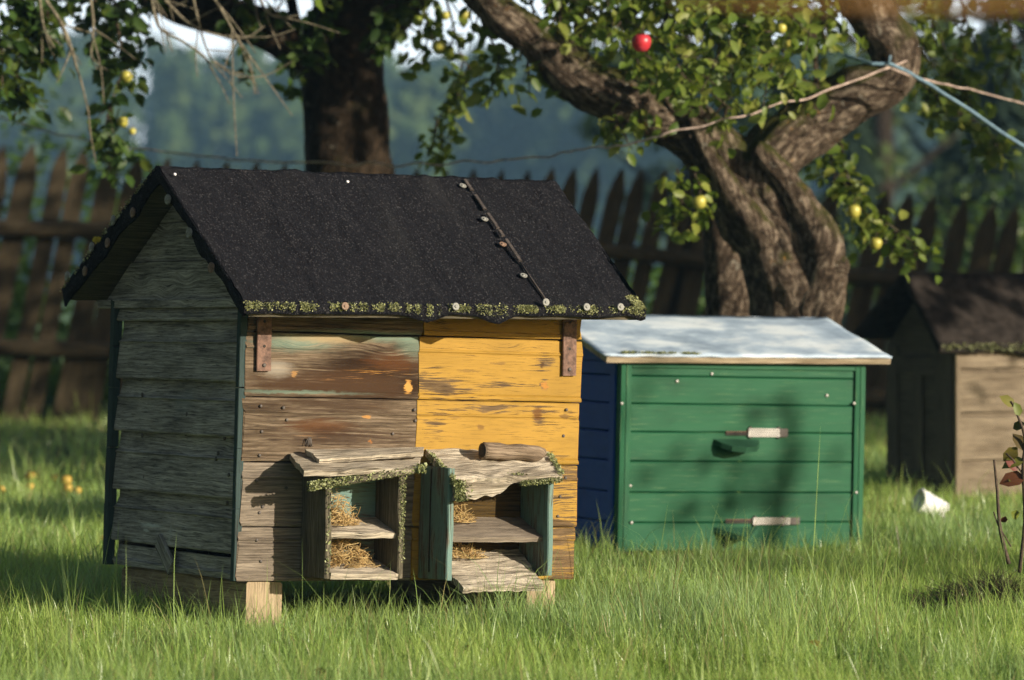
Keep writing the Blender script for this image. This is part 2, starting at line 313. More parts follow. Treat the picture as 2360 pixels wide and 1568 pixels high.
M['pot']=plain('white_plastic',G(.8,.8,.82),.05,20,.4,.1)
M['redleaf']=mottled('reddish_leaf',[G(.13,.03,.022),G(.06,.09,.015),G(.16,.18,.03),G(.09,.025,.018),G(.05,.08,.015)],rough=.5)
M['stalk']=plain('dark_stalk',G(.07,.05,.035),.4,80)
M['driedgrass']=mottled('dead_tussock',[G(.035,.025,.016),G(.06,.045,.028),G(.09,.07,.04),G(.03,.045,.015),G(.05,.07,.02)])
M['nearbranch']=plain('brown_branch',G(.30,.16,.05),.4,30)
t=NT('grass_blade'); a=t.n('ShaderNodeAttribute',attribute_name='Col').outputs['Color']
d=t.bsdf(a,.32,None,.5); tr=t.n('ShaderNodeBsdfTranslucent',{0:t.mix(.35,a,G(.42,.58,.07))}).outputs[0]
M['grass']=t.fin(t.n('ShaderNodeMixShader',{0:.52,1:d,2:tr}).outputs[0])
t=NT('meadow_soil'); P=t.obj(); a=t.noise(P,3,5,.7); b=t.noise(P,60,4,.7)
c=t.mix(t.step(a,.4,.6),G(.06,.085,.02),G(.08,.075,.03)); c=t.mix(t.step(b,.45,.7),c,G(.09,.14,.03))
y=t.n('ShaderNodeSeparateXYZ',{0:P}).outputs[1]; c=t.mix(t.step(y,20.5,24.),c,t.mix(b,G(.07,.13,.02),G(.12,.18,.035)))
M['soil']=t.fin(t.bsdf(c,.95,t.bump(b,.6,.02),.15))
# ---------------------------------------------------------------- terrain
def gz(x,y):
    z=.012*mnoise.noise((x*1.3,y*1.3,0))+.01*mnoise.noise((x*4,y*4,4))
    if y>20.5: q=min(1,(y-20.5)/60); z-=3.2*q*q*(3-2*q)*.6+max(0,min(y,420)-80)*.011
    return z
ys=list(np.arange(-4,24,.35))+[24*1.13**k for k in range(1,33)]
xs0=list(np.arange(-8,8.01,.4)); xs=[-8*1.35**k for k in range(15,0,-1)]+xs0+[8*1.35**k for k in range(1,16)]
mb=MB(); W=len(xs); vs=[(x,y,gz(x,y)) for y in ys for x in xs]
fs=[[j*W+i,j*W+i+1,(j+1)*W+i+1,(j+1)*W+i] for j in range(len(ys)-1) for i in range(W-1)]
mb.add(vs,fs,[[(0,0)]*4]*len(fs),True); tag(mb.build('ground',M['soil']),kind='structure')
# ---------------------------------------------------------------- MAIN HIVE
WU,DN=.968,.79
hive=empty('beehive',HIV,'large weathered beehive, half bare wood half yellow paint, under a black felt gable roof','beehive')
X,Y,Z=V((1,0,0)),V((0,1,0)),V((0,0,1))
seam=[(vx,vy) for vx,vy in [(548,1340),(553,1213),(562,1063),(568,912),(574,762),(574,700)]]
zs=[fu(*s)[1] for s in seam]; zs[0]=0.; zs[-1]=.675
us=[-.001,0.004,.002,.006,.010,.010]
def boardprof(h,bead,t=.022):
    b=bead*h
    return [(0.0,.002),(.004,0),(.009,0),(.012,.0025),(.016,.001),(b-.006,.001),(b-.003,.0022),(b,.002),(b+.003,-.0005),(b+.006,-.0005),(b+.009,.002),(b+.013,.003),(h-.005,.0035),(h-.0028,.008),(h-.0028,t),(0,t)]
uj=[.487,.490,.492,.495,.505,.505]
lw=MB();lw2=MB();yw=MB()
for k in range(5):
    h=zs[k+1]-zs[k]; pr=boardprof(h,.73) if k<4 else [(0.001,.002),(.003,0),(.012,0),(.015,.003),(h,.004),(h,.02),(0.001,.02)]
    # bead sits high on each board; H up, T into the wall
    (lw if k>=2 else lw2).plank((us[k],0,zs[k]),X,Z,Y,uj[k]-us[k]-.001,pr,40,.006,.0007)
    yw.plank((uj[k]+.0005,-.0012,zs[k]+.0005),X,Z,Y,WU+[.0,.004,.006,.010,.006][k]-uj[k],pr,36,.004,.0006)
fw=lw.build('front_wall',M['front_wood'],hive); tag(fw,'brown stained bare upper front boards')
fw2=lw2.build('front_wall',M['low_wood'],hive); tag(fw2,'grey weathered lower front boards')
yb=yw.build('front_wall',M['yellow'],hive); tag(yb,'worn yellow painted front boards')
# nails
def nail(par,p,N,r=.0042):
    m=MB(); m.lathe(p,N,[(r,-.002),(r,.0012),(r*.6,.0026)],8); m.build('nail',M['nail'],par)
for q in [(661,968),(601,936),(603,995),(660,1125),(598,1050),(592,1108),(605,1168),(598,1182),(592,1245),(601,1294),(955,945),(957,970),(905,1000),(653,940)]:
    u,z=fu(*q); nail(fw,(u,-.0005,z),(0,-1,0))
for q in [(1305,945),(1303,1102),(1290,1145),(1285,1190),(1298,945+60)]:
    u,z=fu(*q); nail(yb,(u,-.0012,z),(0,-1,0))
# staple of bent wire above the left porch
m=MB(); u,z=fu(710,1020)
for a,b in [(-.012,.012),(-.004,.02),(.008,-.004)]: m.tube([(u+a,-.004,z-.008),(u+a*.3,-.010,z+.012),(u+b*.5,-.004,z-.010)],.0013,5,sub=3)
m.build('bent_wire',M['nail'],hive)
# side walls, back
sw=MB()
sz=[pk(v,y,0,0).z for v,y in [(549,1337),(552,1279),(556,1153),(562,1010),(566,881),(568,740)]]+[.70]
sz[0]=0.002
for k in range(6):
    h=sz[k+1]-sz[k]; b=.62*h
    pr=[(0,-.006),(.004,-.009),(.010,-.008),(b,.000),(b+.004,-.004),(b+.009,.004),(h*.85,.012),(h-.001,.013),(h-.001,.028),(0,.028)]
    if k==0: pr=[(0,.000),(.014,-.003),(.02,.008),(h-.012,.016),(h-.012,.028),(0,.028)]
    sw.plank((0.004,DN-.03,sz[k]),-Y,Z,X,DN-.045,pr,30,.002,.0009)
side=sw.build('side_wall',M['side_wood'],hive); tag(side,'grey lapped boards of the shaded side')
m=MB(); m.plank((WU-.003,.025,0),Y,Z,-X,DN-.03,[(0,0),(.7,0),(.7,.02),(0,.02)],6); m.build('side_wall',M['low_wood'],hive)
m=MB(); m.plank((.03,DN,0),X,Z,-Y,WU-.06,[(0,0),(.7,0),(.7,.02),(0,.02)],6); m.build('back_wall',M['low_wood'],hive)
m=MB(); m.box((.03,.03,.004),X,Y,Z,WU-.07,DN-.06,.02,segs=3); m.build('floor_board',M['low_wood'],hive)
for (px,py) in [(318,985),(330,1004),(400,985),(433,955),(430,1000),(316,1122),(300,1128),(335,1100),(530,1095),(526,1160),(330,910),(520,1010),(505,1045),(500,1058)]:
    p=pk(px,py,0,.004); nail(side,(.001,p.y,p.z),(-1,0,0),.0058)
# corner trims
m=MB()
for k in range(5):
    z0,z1=[0,.18,.33,.48,.60,.70][k:k+2]; m.box((-.011,.003,z0),Z,Y,X,z1-z0-.002,.020,.02,segs=4,endj=.003)
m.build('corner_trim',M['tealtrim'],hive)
m=MB()
for k in range(5):
    z0,z1=[0,.16,.31,.47,.58,.70][k:k+2]; m.box((-.014+random.uniform(-.002,.002),DN-.028,z0),Z,Y,X,z1-z0-.002,.026,.024,segs=4,endj=.003)
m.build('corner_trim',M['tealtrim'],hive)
# flap peg on the side
a=pk(366,1232,0,-.012); b=pk(396,1296,0,-.016); d=(b-a).normalized(); m=MB(); m.box(a,d,X.cross(d).normalized(),X,(b-a).length,.042,.010,segs=4,endj=.004)
m.build('turn_button',M['side_wood'],hive)
# gable
RL=[V((-.09,.355,1.026)),V((-.09,-.18,.668)),V((-.09,.935,.715))]; RR=[V((1.06,.30,1.039)),V((1.06,-.18,.691)),V((1.06,.90,.72))]
m=MB()
for i,(z0,z1) in enumerate([(.688,.80),(.80,.90),(.90,1.0)]):
    def nr(z): q=(z-.668)/(1.026-.668); return (-.18+q*.535+.02*0, .935-q*.58)
    a0,b0=nr(z0);a1,b1=nr(z1); a0=max(a0,-.02) if i==0 else a0
    vs=[V((.0,a0+.03,z0)),V((.0,b0-.03,z0)),V((.0,b1-.03,z1-.002)),V((.0,a1+.03,z1-.002))]
    if i==0: vs[0].y=-.045; vs[1].y=.86
    vv=[p+X*(.006*(i>0)) for p in vs]+[p+X*.03 for p in vs]
    m.add(vv,[[0,3,2,1],[4,5,6,7],[0,1,5,4],[1,2,6,5],[2,3,7,6],[3,0,4,7]],[[(vv[k].y+i*7,vv[k].z+i*3) for k in f] for f in [[0,3,2,1],[4,5,6,7],[0,1,5,4],[1,2,6,5],[2,3,7,6],[3,0,4,7]]])
m.box((-.012,.88,.678),-Y,Z,X,.93,.022,.03,segs=20,endj=.004)
m.build('gable',M['side_wood'],hive)
m=MB(); 
vs=[V((WU,-.1,.69)),V((WU,.86,.69)),V((WU,.33,1.0))]; vv=vs+[p-X*.02 for p in vs]
m.add(vv,[[0,1,2],[5,4,3],[0,3,4,1],[1,4,5,2],[2,5,3,0]],[[(vv[k].y,vv[k].z) for k in f] for f in [[0,1,2],[5,4,3],[0,3,4,1],[1,4,5,2],[2,5,3,0]]]); m.build('gable',M['side_wood'],hive)
# roof
def wr(u,v):
    w=.0030*max(0,1-abs(u-.655)*30)+.004*mnoise.noise((u*9+v*3.5,v*.8,21))
    w+=.0065*mnoise.noise((u*14+v*2.2,v*1.5,2))+.005*mnoise.noise((u*34+v*6,v*3,8))*(.4+.6*v)
    return w
m=MB(); m.slab(RL[1]+Z*.012,RR[1]+Z*.012,RR[0]+Z*.012,RL[0]+Z*.012,.012,110,44,.0012,18,.003,wr,True)
roof=m.build('roof',M['felt'],hive)
m=MB(); m.slab(RL[0]+Z*.012,RR[0]+Z*.012,RR[2]+Z*.012,RL[2]+Z*.012,.012,60,24,.002,18,.003,None,True); m.build('back_slope',M['felt'],roof)
m=MB()  # roof boards under the felt
o=.02; dn=V((0,0,-.002))
m.slab(RL[1]+X*o+dn+Y*.01,RR[1]-X*o+dn+Y*.01,RR[0]-X*o+dn,RL[0]+X*o+dn,.016,6,6)
m.slab(RL[0]+X*o+dn,RR[0]-X*o+dn,RR[2]-X*o+dn,RL[2]+X*o+dn,.016,6,6)
m.build('roof_board',M['boxwood'],roof)
# felt turned down over the verges (wavy lower edge) and along the eave
def hang(mb,a,b,down,n,hf,th=.004,inw=V((0,0,0))):
    vs=[];uv=[]
    for i in range(n+1):
        q=i/n;p=a*(1-q)+b*q;h=hf(q)
        for t in (0,1):
            off=inw*t*th
            for r in (0,.5,1.): vs.append(p+down*h*r+off+inw*.004*mnoise.noise((q*20,r,3)))
    fs=[]
    for i in range(n):
        k=i*6
        for r in (0,1): fs.append([k+r,k+r+1,k+r+7,k+r+6]); fs.append([k+3+r,k+9+r,k+10+r,k+4+r])
        fs.append([k+2,k+5,k+11,k+8])
    mb.add(vs,fs,[[(0,0)]*4]*len(fs),True)
m=MB()
up=V((0,0,.014))
hang(m,RL[0]+up,RL[1]+up,V((.02,.25,-.97)),40,lambda q:.030+.016*mnoise.noise((q*7,1,1))+.012*max(0,1-abs(q-.55)*9),.006,X)
m.build('verge_felt',M['felt'],roof); m=MB()
hang(m,RL[0]+up,RL[2]+up,V((.02,-.35,-.93)),40,lambda q:.052+.012*mnoise.noise((q*6,4,1)),.006,X)
m.build('verge_felt',M['felt'],roof); m=MB()
hang(m,RR[0]+up,RR[1]+up,V((-.02,.25,-.97)),30,lambda q:.028+.01*mnoise.noise((q*6,9,1)),.006,-X)
m.build('verge_felt',M['felt'],roof); m=MB()
hang(m,RR[0]+up,RR[2]+up,V((-.02,-.3,-.95)),20,lambda q:.03,.006,-X)
m.build('verge_felt',M['felt'],roof)
def eaveh(q): return .022+.010*mnoise.noise((q*11,2,2))+.018*max(0,1-abs(q-.445)*18)+.020*max(0,1-abs(q-.62)*20)+.012*max(0,1-abs(q-.985)*40)
m=MB(); hang(m,RL[1]+up,RR[1]+up,V((0,.12,-.99)),90,eaveh,.006,Y); m.build('eave_felt',M['felt'],roof)
m=MB()
def eave_pt(q): return (RL[1]*(1-q)+RR[1]*q)
pts=[]
for i in range(13000):
    q=random.random(); dens=.38+1.3*mnoise.noise((q*24,0,3))+.9*mnoise.noise((q*75,5,3))
    if random.random()>dens: continue
    h=random.gauss(.15,.33)
    if h>.7 or h<-.7: continue
    p=eave_pt(q)
    if h<0: d=(RL[0]-RL[1]).normalized(); p=p+up+d*(-h*.020)+Z*.001
    else: p=p+up+V((0,.12,-.99))*eaveh(q)*min(h,.95)-Y*.003
    pts.append(p)
m.fuzz(pts,.0030,(0,-.7,.5),.9)
for i in range(900):
    q=.97+.03*random.random(); p=eave_pt(q)+up+(RL[0]-RL[1]).normalized()*random.random()**2*.06; m.fuzz([p],.0038,(0,-.5,.7),.9)
m.build('lichen_fringe',M['lichen'],roof)
m=MB()
pts=[]
for i in range(420):
    q=random.random()**.8; p=RL[0]*(1-q)+RL[2]*q+up
    if mnoise.noise((q*20,3,1))>-.1: pts.append(p+V((-.003,0,random.uniform(-.012,.004))))
m.fuzz(pts,.0045,(-.6,0,.6)); m.build('lichen_fringe',M['lichen'],roof)
m=MB(); q=.60; m.fuzz([RL[0]*(1-q)+RL[2]*q+up+V((-.004,random.uniform(-.02,.02),random.uniform(-.004,.006))) for i in range(90)],.006,(-.6,0,.6)); m.build('lichen_patch',M['lichen_yellow'],roof)
# washers
wprof=[(.0105,-.002),(.0118,.0005),(.0115,.0022),(.0085,.0026),(.0045,.0012),(.0040,.0012),(.0040,.0032),(.002,.0044)]
fn=(RR[1]-RL[1]).cross(RL[0]-RL[1]).normalized()
def washer(p,N,mt='washer',s=1.):
    m=MB(); m.lathe((0,0,0),N,[(r*s,h*s) for r,h in wprof],16); o=m.build('washer',M[mt],roof); o.location=p
def roofz(x,y):
    u=(x+.09)/1.15; lo=RL[1].lerp(RR[1],u); hi=RL[0].lerp(RR[0],u); v=(y-lo.y)/(hi.y-lo.y); return lo.z*(1-v)+hi.z*v+.012
def roofpick(vx,vy):
    inv=HIV.inverted(); o=inv@V((0,0,CH)); d=inv.to_3x3()@V(((vx-CX)/F,1,-(vy-HY)/F)); a,b=8.,11.
    for _ in range(50):
        k=(a+b)/2; p=o+d*k
        if p.y<-.3 or p.z>roofz(p.x,p.y): a=k
        else: b=k
    return o+d*a
def _old_roofpick(vx,vy):
    inv=HIV.inverted(); o=inv@V((0,0,CH)); d=inv.to_3x3()@V(((vx-CX)/F,1,-(vy-HY)/F)); k=(RL[1]+Z*.012-o).dot(fn)/d.dot(fn); return o+d*k
for q,mt in [((1065,433),'washer'),((1115,510),'washer'),((1157,568),'washer_rusty'),((1205,640),'washer')]: washer(roofpick(*q)+fn*.006,fn,mt,.88)
for q,mt in [((1050,707),'washer'),((1258,697),'washer'),((1352,708),'washer'),((1430,708),'washer'),((795,706),'washer_rusty')]:
    p=pk(*q,1,-.188); washer(p,(0,-1,.1),mt,.86)
for q,mt in [((387,460),'washer'),((436,537),'washer'),((487,617),'washer_rusty')]: p=pk(*q,0,-.094); washer(p,(-1,-.1,.05),mt,1.15)
for q,mt in [((155,637),'washer'),((211,570),'washer'),((261,508),'washer'),((306,490),'washer_rusty'),((248,560),'washer_rusty'),((196,625),'washer_rusty')]: p=pk(*q,0,-.094); washer(p,(-1,.05,.05),mt,1.15)
# lath strips over the felt seam
m=MB(); A_,B_=roofpick(1068,420),roofpick(1256,694); d=(B_-A_).normalized(); L=(B_-A_).length
for q0,q1 in [(.0,.10),(.13,.26),(.30,.42),(.44,.49),(.52,.70)]: m.box(A_+d*L*q0+fn*.006-d.cross(fn)*.006,d,d.cross(fn),fn,L*(q1-q0),.011,.005,segs=5,endj=.006)
m.tube([A_+d*L*.7+fn*.005,A_+d*L+fn*.005],.003,5); m.build('seam_lath',M['lath'],roof)
m=MB(); m.box(pk(1395,727,1,-.15)-X*.09,X,Y,Z,.17,.06,.012,segs=6,endj=.01); m.build('eave_board',M['rust'],roof)
# white droppings
for q in [(402,405),(800,422)]: p=roofpick(*q)+fn*.005; m=MB(); m.lathe(p,fn,[(.0045,-.003),(.004,.001),(.001,.002)],8); m.build('bird_dropping',M['pot'],roof)
# hinge straps
for (x0,x1,y0,y1) in [(592,625,722,855),(1297,1328,722,866)]:
    p=pk(x0,y1,1,-.010);q=pk(x1,y1,1,-.010);r=pk(x0+2,y0,1,-.010); m=MB(); Hd=(r-p).normalized()
    m.box(p,Hd,X,Y,(r-p).length,(q-p).length,.006,segs=6,endj=.001)
    o=m.build('hinge_strap',M['rust'],hive)
    for f,rr in [(.1,.005),(.43,.004),(.86,.004)]:
        m=MB(); m.lathe(p+Hd*(r-p).length*f+X*(q-p).length*.5,(0,-1,0),[(rr,-.002),(rr,.002),(rr*.5,.003)] if f<.3 else [(rr,-.002),(rr,.0004),(rr*.5,.0006)],10); m.build('rivet' if f<.3 else 'nail_hole',M['nail'] if f<.3 else M['dark'],o)
# support beams
for u0,w in [(.028,.10),(.835,.092)]:
    m=MB(); m.box((u0,.012,-.16),Y,X,Z,DN-.05,w,.158,.006,segs=8,endj=.006,wob=.004); m.build('support_beam',M['beam'],hive)
m=MB(); m.box((.70,.02,-.15),Y,X,Z,.1,.055,.146,.005,segs=3,wob=.003) if False else None
# ---------------------------------------------------------------- entrance porches
def strawmound(par,c,rx,ry,h,n,u0,u1):
    m=MB()
    for i in range(n):
        a=random.random()*2*pi; r=math.sqrt(random.random()); x=c[0]+rx*r*cos(a); y=c[1]+ry*r*sin(a); zt=h*(1-r*r)*random.uniform(.1,1)
        p=V((x,y,c[2]+zt)); d=V((random.gauss(0,1),random.gauss(0,.7),random.gauss(0,.55))).normalized(); L=random.uniform(.02,.06); k=V((random.gauss(0,1),random.gauss(0,1),random.gauss(0,1)))*.25*L
        pp=[p-d*L*.5,p+k*.6,p+d*L*.5]
        pp=[V((min(max(q.x,u0+.003),u1-.003),min(q.y,-.006),max(q.z,c[2]+.001))) for q in pp]
        m.tube(pp,.00075,4,sub=3,cap=False)
    return m.build('straw',M['straw'],par)
PD=-.137
def quadboard(mb,pts,th,**k): mb.slab(*pts,th,**k)
# left porch
b1=empty('entrance_box',Matrix(),None,None); b1.parent=hive; b1.matrix_local=Matrix(); b1['label']='left mossy porch with two straw-filled holes'
uL=pk(693,1200,1,0).x; uR=pk(933,1200,1,PD).x; zb=pk(757,1334,1,PD).z; zt=pk(745,1100,1,PD).z; bw=.016
def lean_wall(u,mat,par,z0,z1,th=bw,dl=PD,name='side_panel',lab=None):
    m=MB(); m.box((u,-.001,z0),Z,-Y,X,z1-z0,-dl-.001,th,.003,segs=16,endj=.008,wob=.002); o=m.build(name,M[mat],par)
    if lab: o['label']=lab
    return o
lean_wall(uL,'boxwood',b1,zb,zt+.005); lean_wall(uR-bw,'boxwood',b1,zb,zt+.006)
m=MB(); m.box((uL+bw,-.003,zb+.01),X,Z,-Y,uR-uL-2*bw,zt-zb-.01,.006,segs=6); m.build('back_panel',M['tealwood'],b1)
zsh=pk(820,1228,1,PD+.01).z
for zz,dl,rise in ((zsh,PD+.012,.034),(zb+.012,PD-.004,.03)):
    m=MB(); m.slab((uL+bw-.001,dl,zz),(uR-bw+.001,dl,zz),(uR-bw+.001,-.010,zz+rise),(uL+bw-.001,-.010,zz+rise),.015,18,10,.0018,20,.003); m.build('shelf',M['silver'],b1)
strawmound(b1,(uL+bw+.050,-.055,zsh+.016),.058,.04,.088,300,uL+bw,uR-bw)
strawmound(b1,(uL+bw+.070,-.06,zb+.024),.085,.05,.085,420,uL+bw,uR-bw)
m=MB(); m.slab(pk(701,1087,1,-.158),pk(957,1078,1,-.158),pk(975,1042,1,-.004),pk(667,1046,1,-.004),.014,30,8,.0025,14,.006); m.build('porch_roof',M['silver'],b1)
A_,B_=pk(714,1124,1,-.150),pk(976,1082,1,-.158); m=MB(); d=(B_-A_).normalized(); m.box(A_-Z*.007,d,Y,Z,(B_-A_).length,.016,.017,.004,segs=26,endj=.006,wob=.003); rail=m.build('mossy_strip',M['boxwood'],b1)
m=MB(); pts=[]
for i in range(4200):
    q=random.random()**1.35; 
    if random.random()<.25+.75*max(0,1-q*2.2)+.3*mnoise.noise((q*20,1,1)): pts.append(A_*(1-q)+B_*q+V((0,random.uniform(-.004,.014),random.uniform(-.009,.012))))
m.fuzz(pts,.0042,(0,-.5,.7),1.); m.build('moss',M['moss'],rail)
m=MB(); m.fuzz([(uR-bw*random.random(),PD-.002+random.uniform(0,.01),zb+(zt-zb)*(.15+.85*random.random())) for i in range(1300)],.0032,(.2,-1,0)); m.fuzz([(uL+bw*random.random(),PD-.002,zb+(zt-zb)*(.05+.95*random.random())) for i in range(120)],.0045,(.2,-1,0)); m.fuzz([B_+V((random.uniform(-.018,.004),random.uniform(-.006,.01),random.uniform(-.008,.012))) for i in range(160)],.006); m.build('moss',M['moss'],b1)
# right porch
b2=empty('entrance_box',Matrix(),None,None); b2.parent=hive; b2.matrix_local=Matrix(); b2['label']='right teal porch with split board roof'
PD2=-.150
vL=pk(1045,1250,1,PD2).x-.018; vR=pk(1276,1250,1,PD2).x; wb=pk(1045,1339,1,PD2).z; wt=pk(1040,1075,1,-.11).z; bw2=.018
lean_wall(vL,'tealwood',b2,wb,wt,.018,PD2,lab='cracked teal left panel'); lean_wall(vR-bw2,'tealwood',b2,wb+.004,wt-.03,.016,PD2)
m=MB(); m.box((vL-.0035,-.06,wb+.02),Z,-Y,X,wt-wb-.03,.004,.003,segs=8,endj=.004); m.build('split_crack',M['dark'],b2)
m=MB(); m.box((vL+bw2,-.003,wb+.01),X,Z,-Y,vR-vL-2*bw2,wt-wb-.02,.006,segs=6); m.build('back_panel',M['shadedback'],b2)
ws=pk(1150,1238,1,PD2+.02).z
m=MB(); m.slab((vL+bw2-.001,PD2+.024,ws),(vR-bw2+.001,PD2+.024,ws),(vR-bw2+.001,-.010,ws+.045),(vL+bw2-.001,-.010,ws+.045),.014,18,10,.0012,20,.003); o=m.build('shelf',M['low_wood'],b2)
m=MB(); m.slab(pk(1068,1353,1,-.182),pk(1254,1349,1,-.17),V((vR-bw2-.002,-.01,wb+.070)),V((vL+bw2+.002,-.01,wb+.070)),.016,26,18,.003,26,.008); m.build('shelf',M['silver'],b2)
strawmound(b2,(vL+bw2+.055,-.04,ws+.033),.06,.03,.05,220,vL+bw2,vR-bw2)
strawmound(b2,(vL+bw2+.06,-.05,wb+.052),.075,.035,.045,210,vL+bw2,vR-bw2)
m=MB()
m.slab(pk(1050,1104,1,-.168),pk(1298,1096,1,-.168),pk(1264,1042,1,-.003),pk(980,1035,1,-.003),.016,44,16,.004,22,.010); r2=m.build('porch_roof',M['silver'],b2)
m=MB(); m.slab(pk(1048,1156,1,-.166),pk(1150,1140,1,-.166),pk(1185,1112,1,-.167),pk(1047,1108,1,-.167),.014,26,8,.003,22,.012); m.build('broken_fascia',M['silver'],b2)
m=MB()
a,b=pk(985,1038,1,-.01),pk(1047,1104,1,-.168); m.fuzz([a*(1-q)+b*q+V((random.uniform(-.004,.006),0,random.uniform(-.02,.004))) for q in np.random.default_rng(1).random(1500)**.7],.0040,(-.5,-.3,.2))
a,b=pk(1046,1108,1,-.170),pk(1050,1155,1,-.170); m.fuzz([a*(1-q)+b*q+V((abs(random.gauss(0,.014)),random.uniform(-.004,.004),0)) for q in np.random.default_rng(2).random(1300)],.0044,(-.2,-1,.2))
a,b=pk(1200,1108,1,-.170),pk(1296,1098,1,-.170); m.fuzz([a*(1-q)+b*q+V((0,random.uniform(-.006,.008),random.uniform(-.014,0))) for q in np.random.default_rng(3).random(700)],.0035,(0,-1,-.3))
a,b=pk(1298,1094,1,-.168),pk(1270,1048,1,-.02); m.fuzz([a*(1-q)+b*q+V((random.uniform(-.014,.003),0,random.uniform(-.004,.006))) for q in np.random.default_rng(4).random(600)],.0038,(.3,0,1))
a=pk(1185,1096,1,-.13); m.fuzz([a+V((random.gauss(0,.010),random.gauss(0,.012),random.uniform(0,.004))) for i in range(420)],.004,(0,-.3,1))
m.build('moss',M['moss'],b2)
# loose pieces lying on the porches
def own(name,mb,mat,label,cat,group=None):
    o=mb.build(name,M[mat]); o.matrix_world=HIV; return tag(o,label,cat,group)
m=MB(); m.slab(pk(735,1058,1,-.10),pk(977,1042,1,-.10),pk(977,1031,1,-.03),pk(704,1036,1,-.03),.012,24,6,.0015,20,.006)
own('loose_board',m,'silver','pale split board lying loose on the left porch roof','board')
m=MB(); a,b=pk(1112,1039,1,-.075),pk(1254,1044,1,-.075); ax=(b-a).normalized(); rr=.0185
A2=ax.orthogonal().normalized(); B2=ax.cross(A2)
m.tube([a+(b-a)*q for q in np.linspace(0,1,16)],[rr*1.06]+[rr]*13+[rr*.9,rr*.6],20,.26,34,.14)
lg=own('firewood_log',m,'logwood','short hollow firewood log weighing down the right porch roof','log')
m=MB(); m.lathe(a-ax*.0015,-ax,[(rr*.2,-.004),(rr*.97,-.002),(rr*.93,.001),(rr*.5,.0015)],14); m.build('hollow_end',M['dark'],lg)
# ---------------------------------------------------------------- GREEN HIVE
GF=frame((.3146,11.6,.0248),25,1.7,-.5); gp=picker(GF); gw,gd,gh=.853,.78,.575
gh_=empty('beehive',GF,'green beehive with a blue side and a low white sheet roof','beehive')
gz_s=[gp(1450,y,1,0).z for y in (1272,1205,1135,1063,995,930,866)]+[gh]; gz_s[0]=0
m=MB()
for k in range(7):
    h=gz_s[k+1]-gz_s[k]; m.plank((.038,0,gz_s[k]),X,Z,Y,gw-.076,[(.0012,.002),(.004,0),(h-.004,.0005),(h-.0012,.003),(h-.0012,.02),(.0012,.02)],20,.0005,.0006)
m.box((.038,-.006,gh-.018),X,Z,Y,gw-.076,.018,.006,segs=4)
m.build('front_wall',M['green'],gh_)
m=MB()
for k in range(7):
    h=gz_s[k+1]-gz_s[k]; m.plank((0,gd-.04,gz_s[k]),-Y,Z,X,gd-.08,[(.0012,.002),(.004,0),(h-.004,.0005),(h-.0012,.003),(h-.0012,.02),(.0012,.02)],10,.0005,.0006)
m.build('side_wall',M['blue'],gh_)
m=MB()
m.box((gw,.04,0),Y,Z,-X,gd-.06,gh,.02,segs=4); m.box((.03,gd,0),X,Z,-Y,gw-.06,gh,.02,segs=4); m.box((.02,.02,.003),X,Y,Z,gw-.04,gd-.04,.02,segs=3); m.build('side_wall',M['green'],gh_)
for u0 in (0,gw-.038):
    m=MB(); m.plank((u0,-.008,0),Z,X,Y,gh-.001,[(.001,0),(.012,-.0015),(.014,.001),(.017,.001),(.019,-.0015),(.036,0),(.0375,.002),(.0375,.03),(.0005,.03),(.0005,.002)],12,.0005,.0006); m.build('corner_post',M['green'],gh_)
m=MB(); m.box((-.006,.0225,0),Z,Y,X,gh-.001,.035,.03,segs=6); m.build('corner_post',M['blue'],gh_)
for q in [(1560,879),(1640,862),(1905,912),(1965,930),(1430,930),(1452,1120),(1455,1265-60),(1970,1135)]:
    p=gp(*q,1,0); m=MB(); m.lathe((p.x,-.001 if 1450<q[0]<1945 else -.009,p.z),(0,-1,0),[(.005,-.002),(.005,.002),(.003,.003)],8); m.build('nail',M['metal'],gh_)
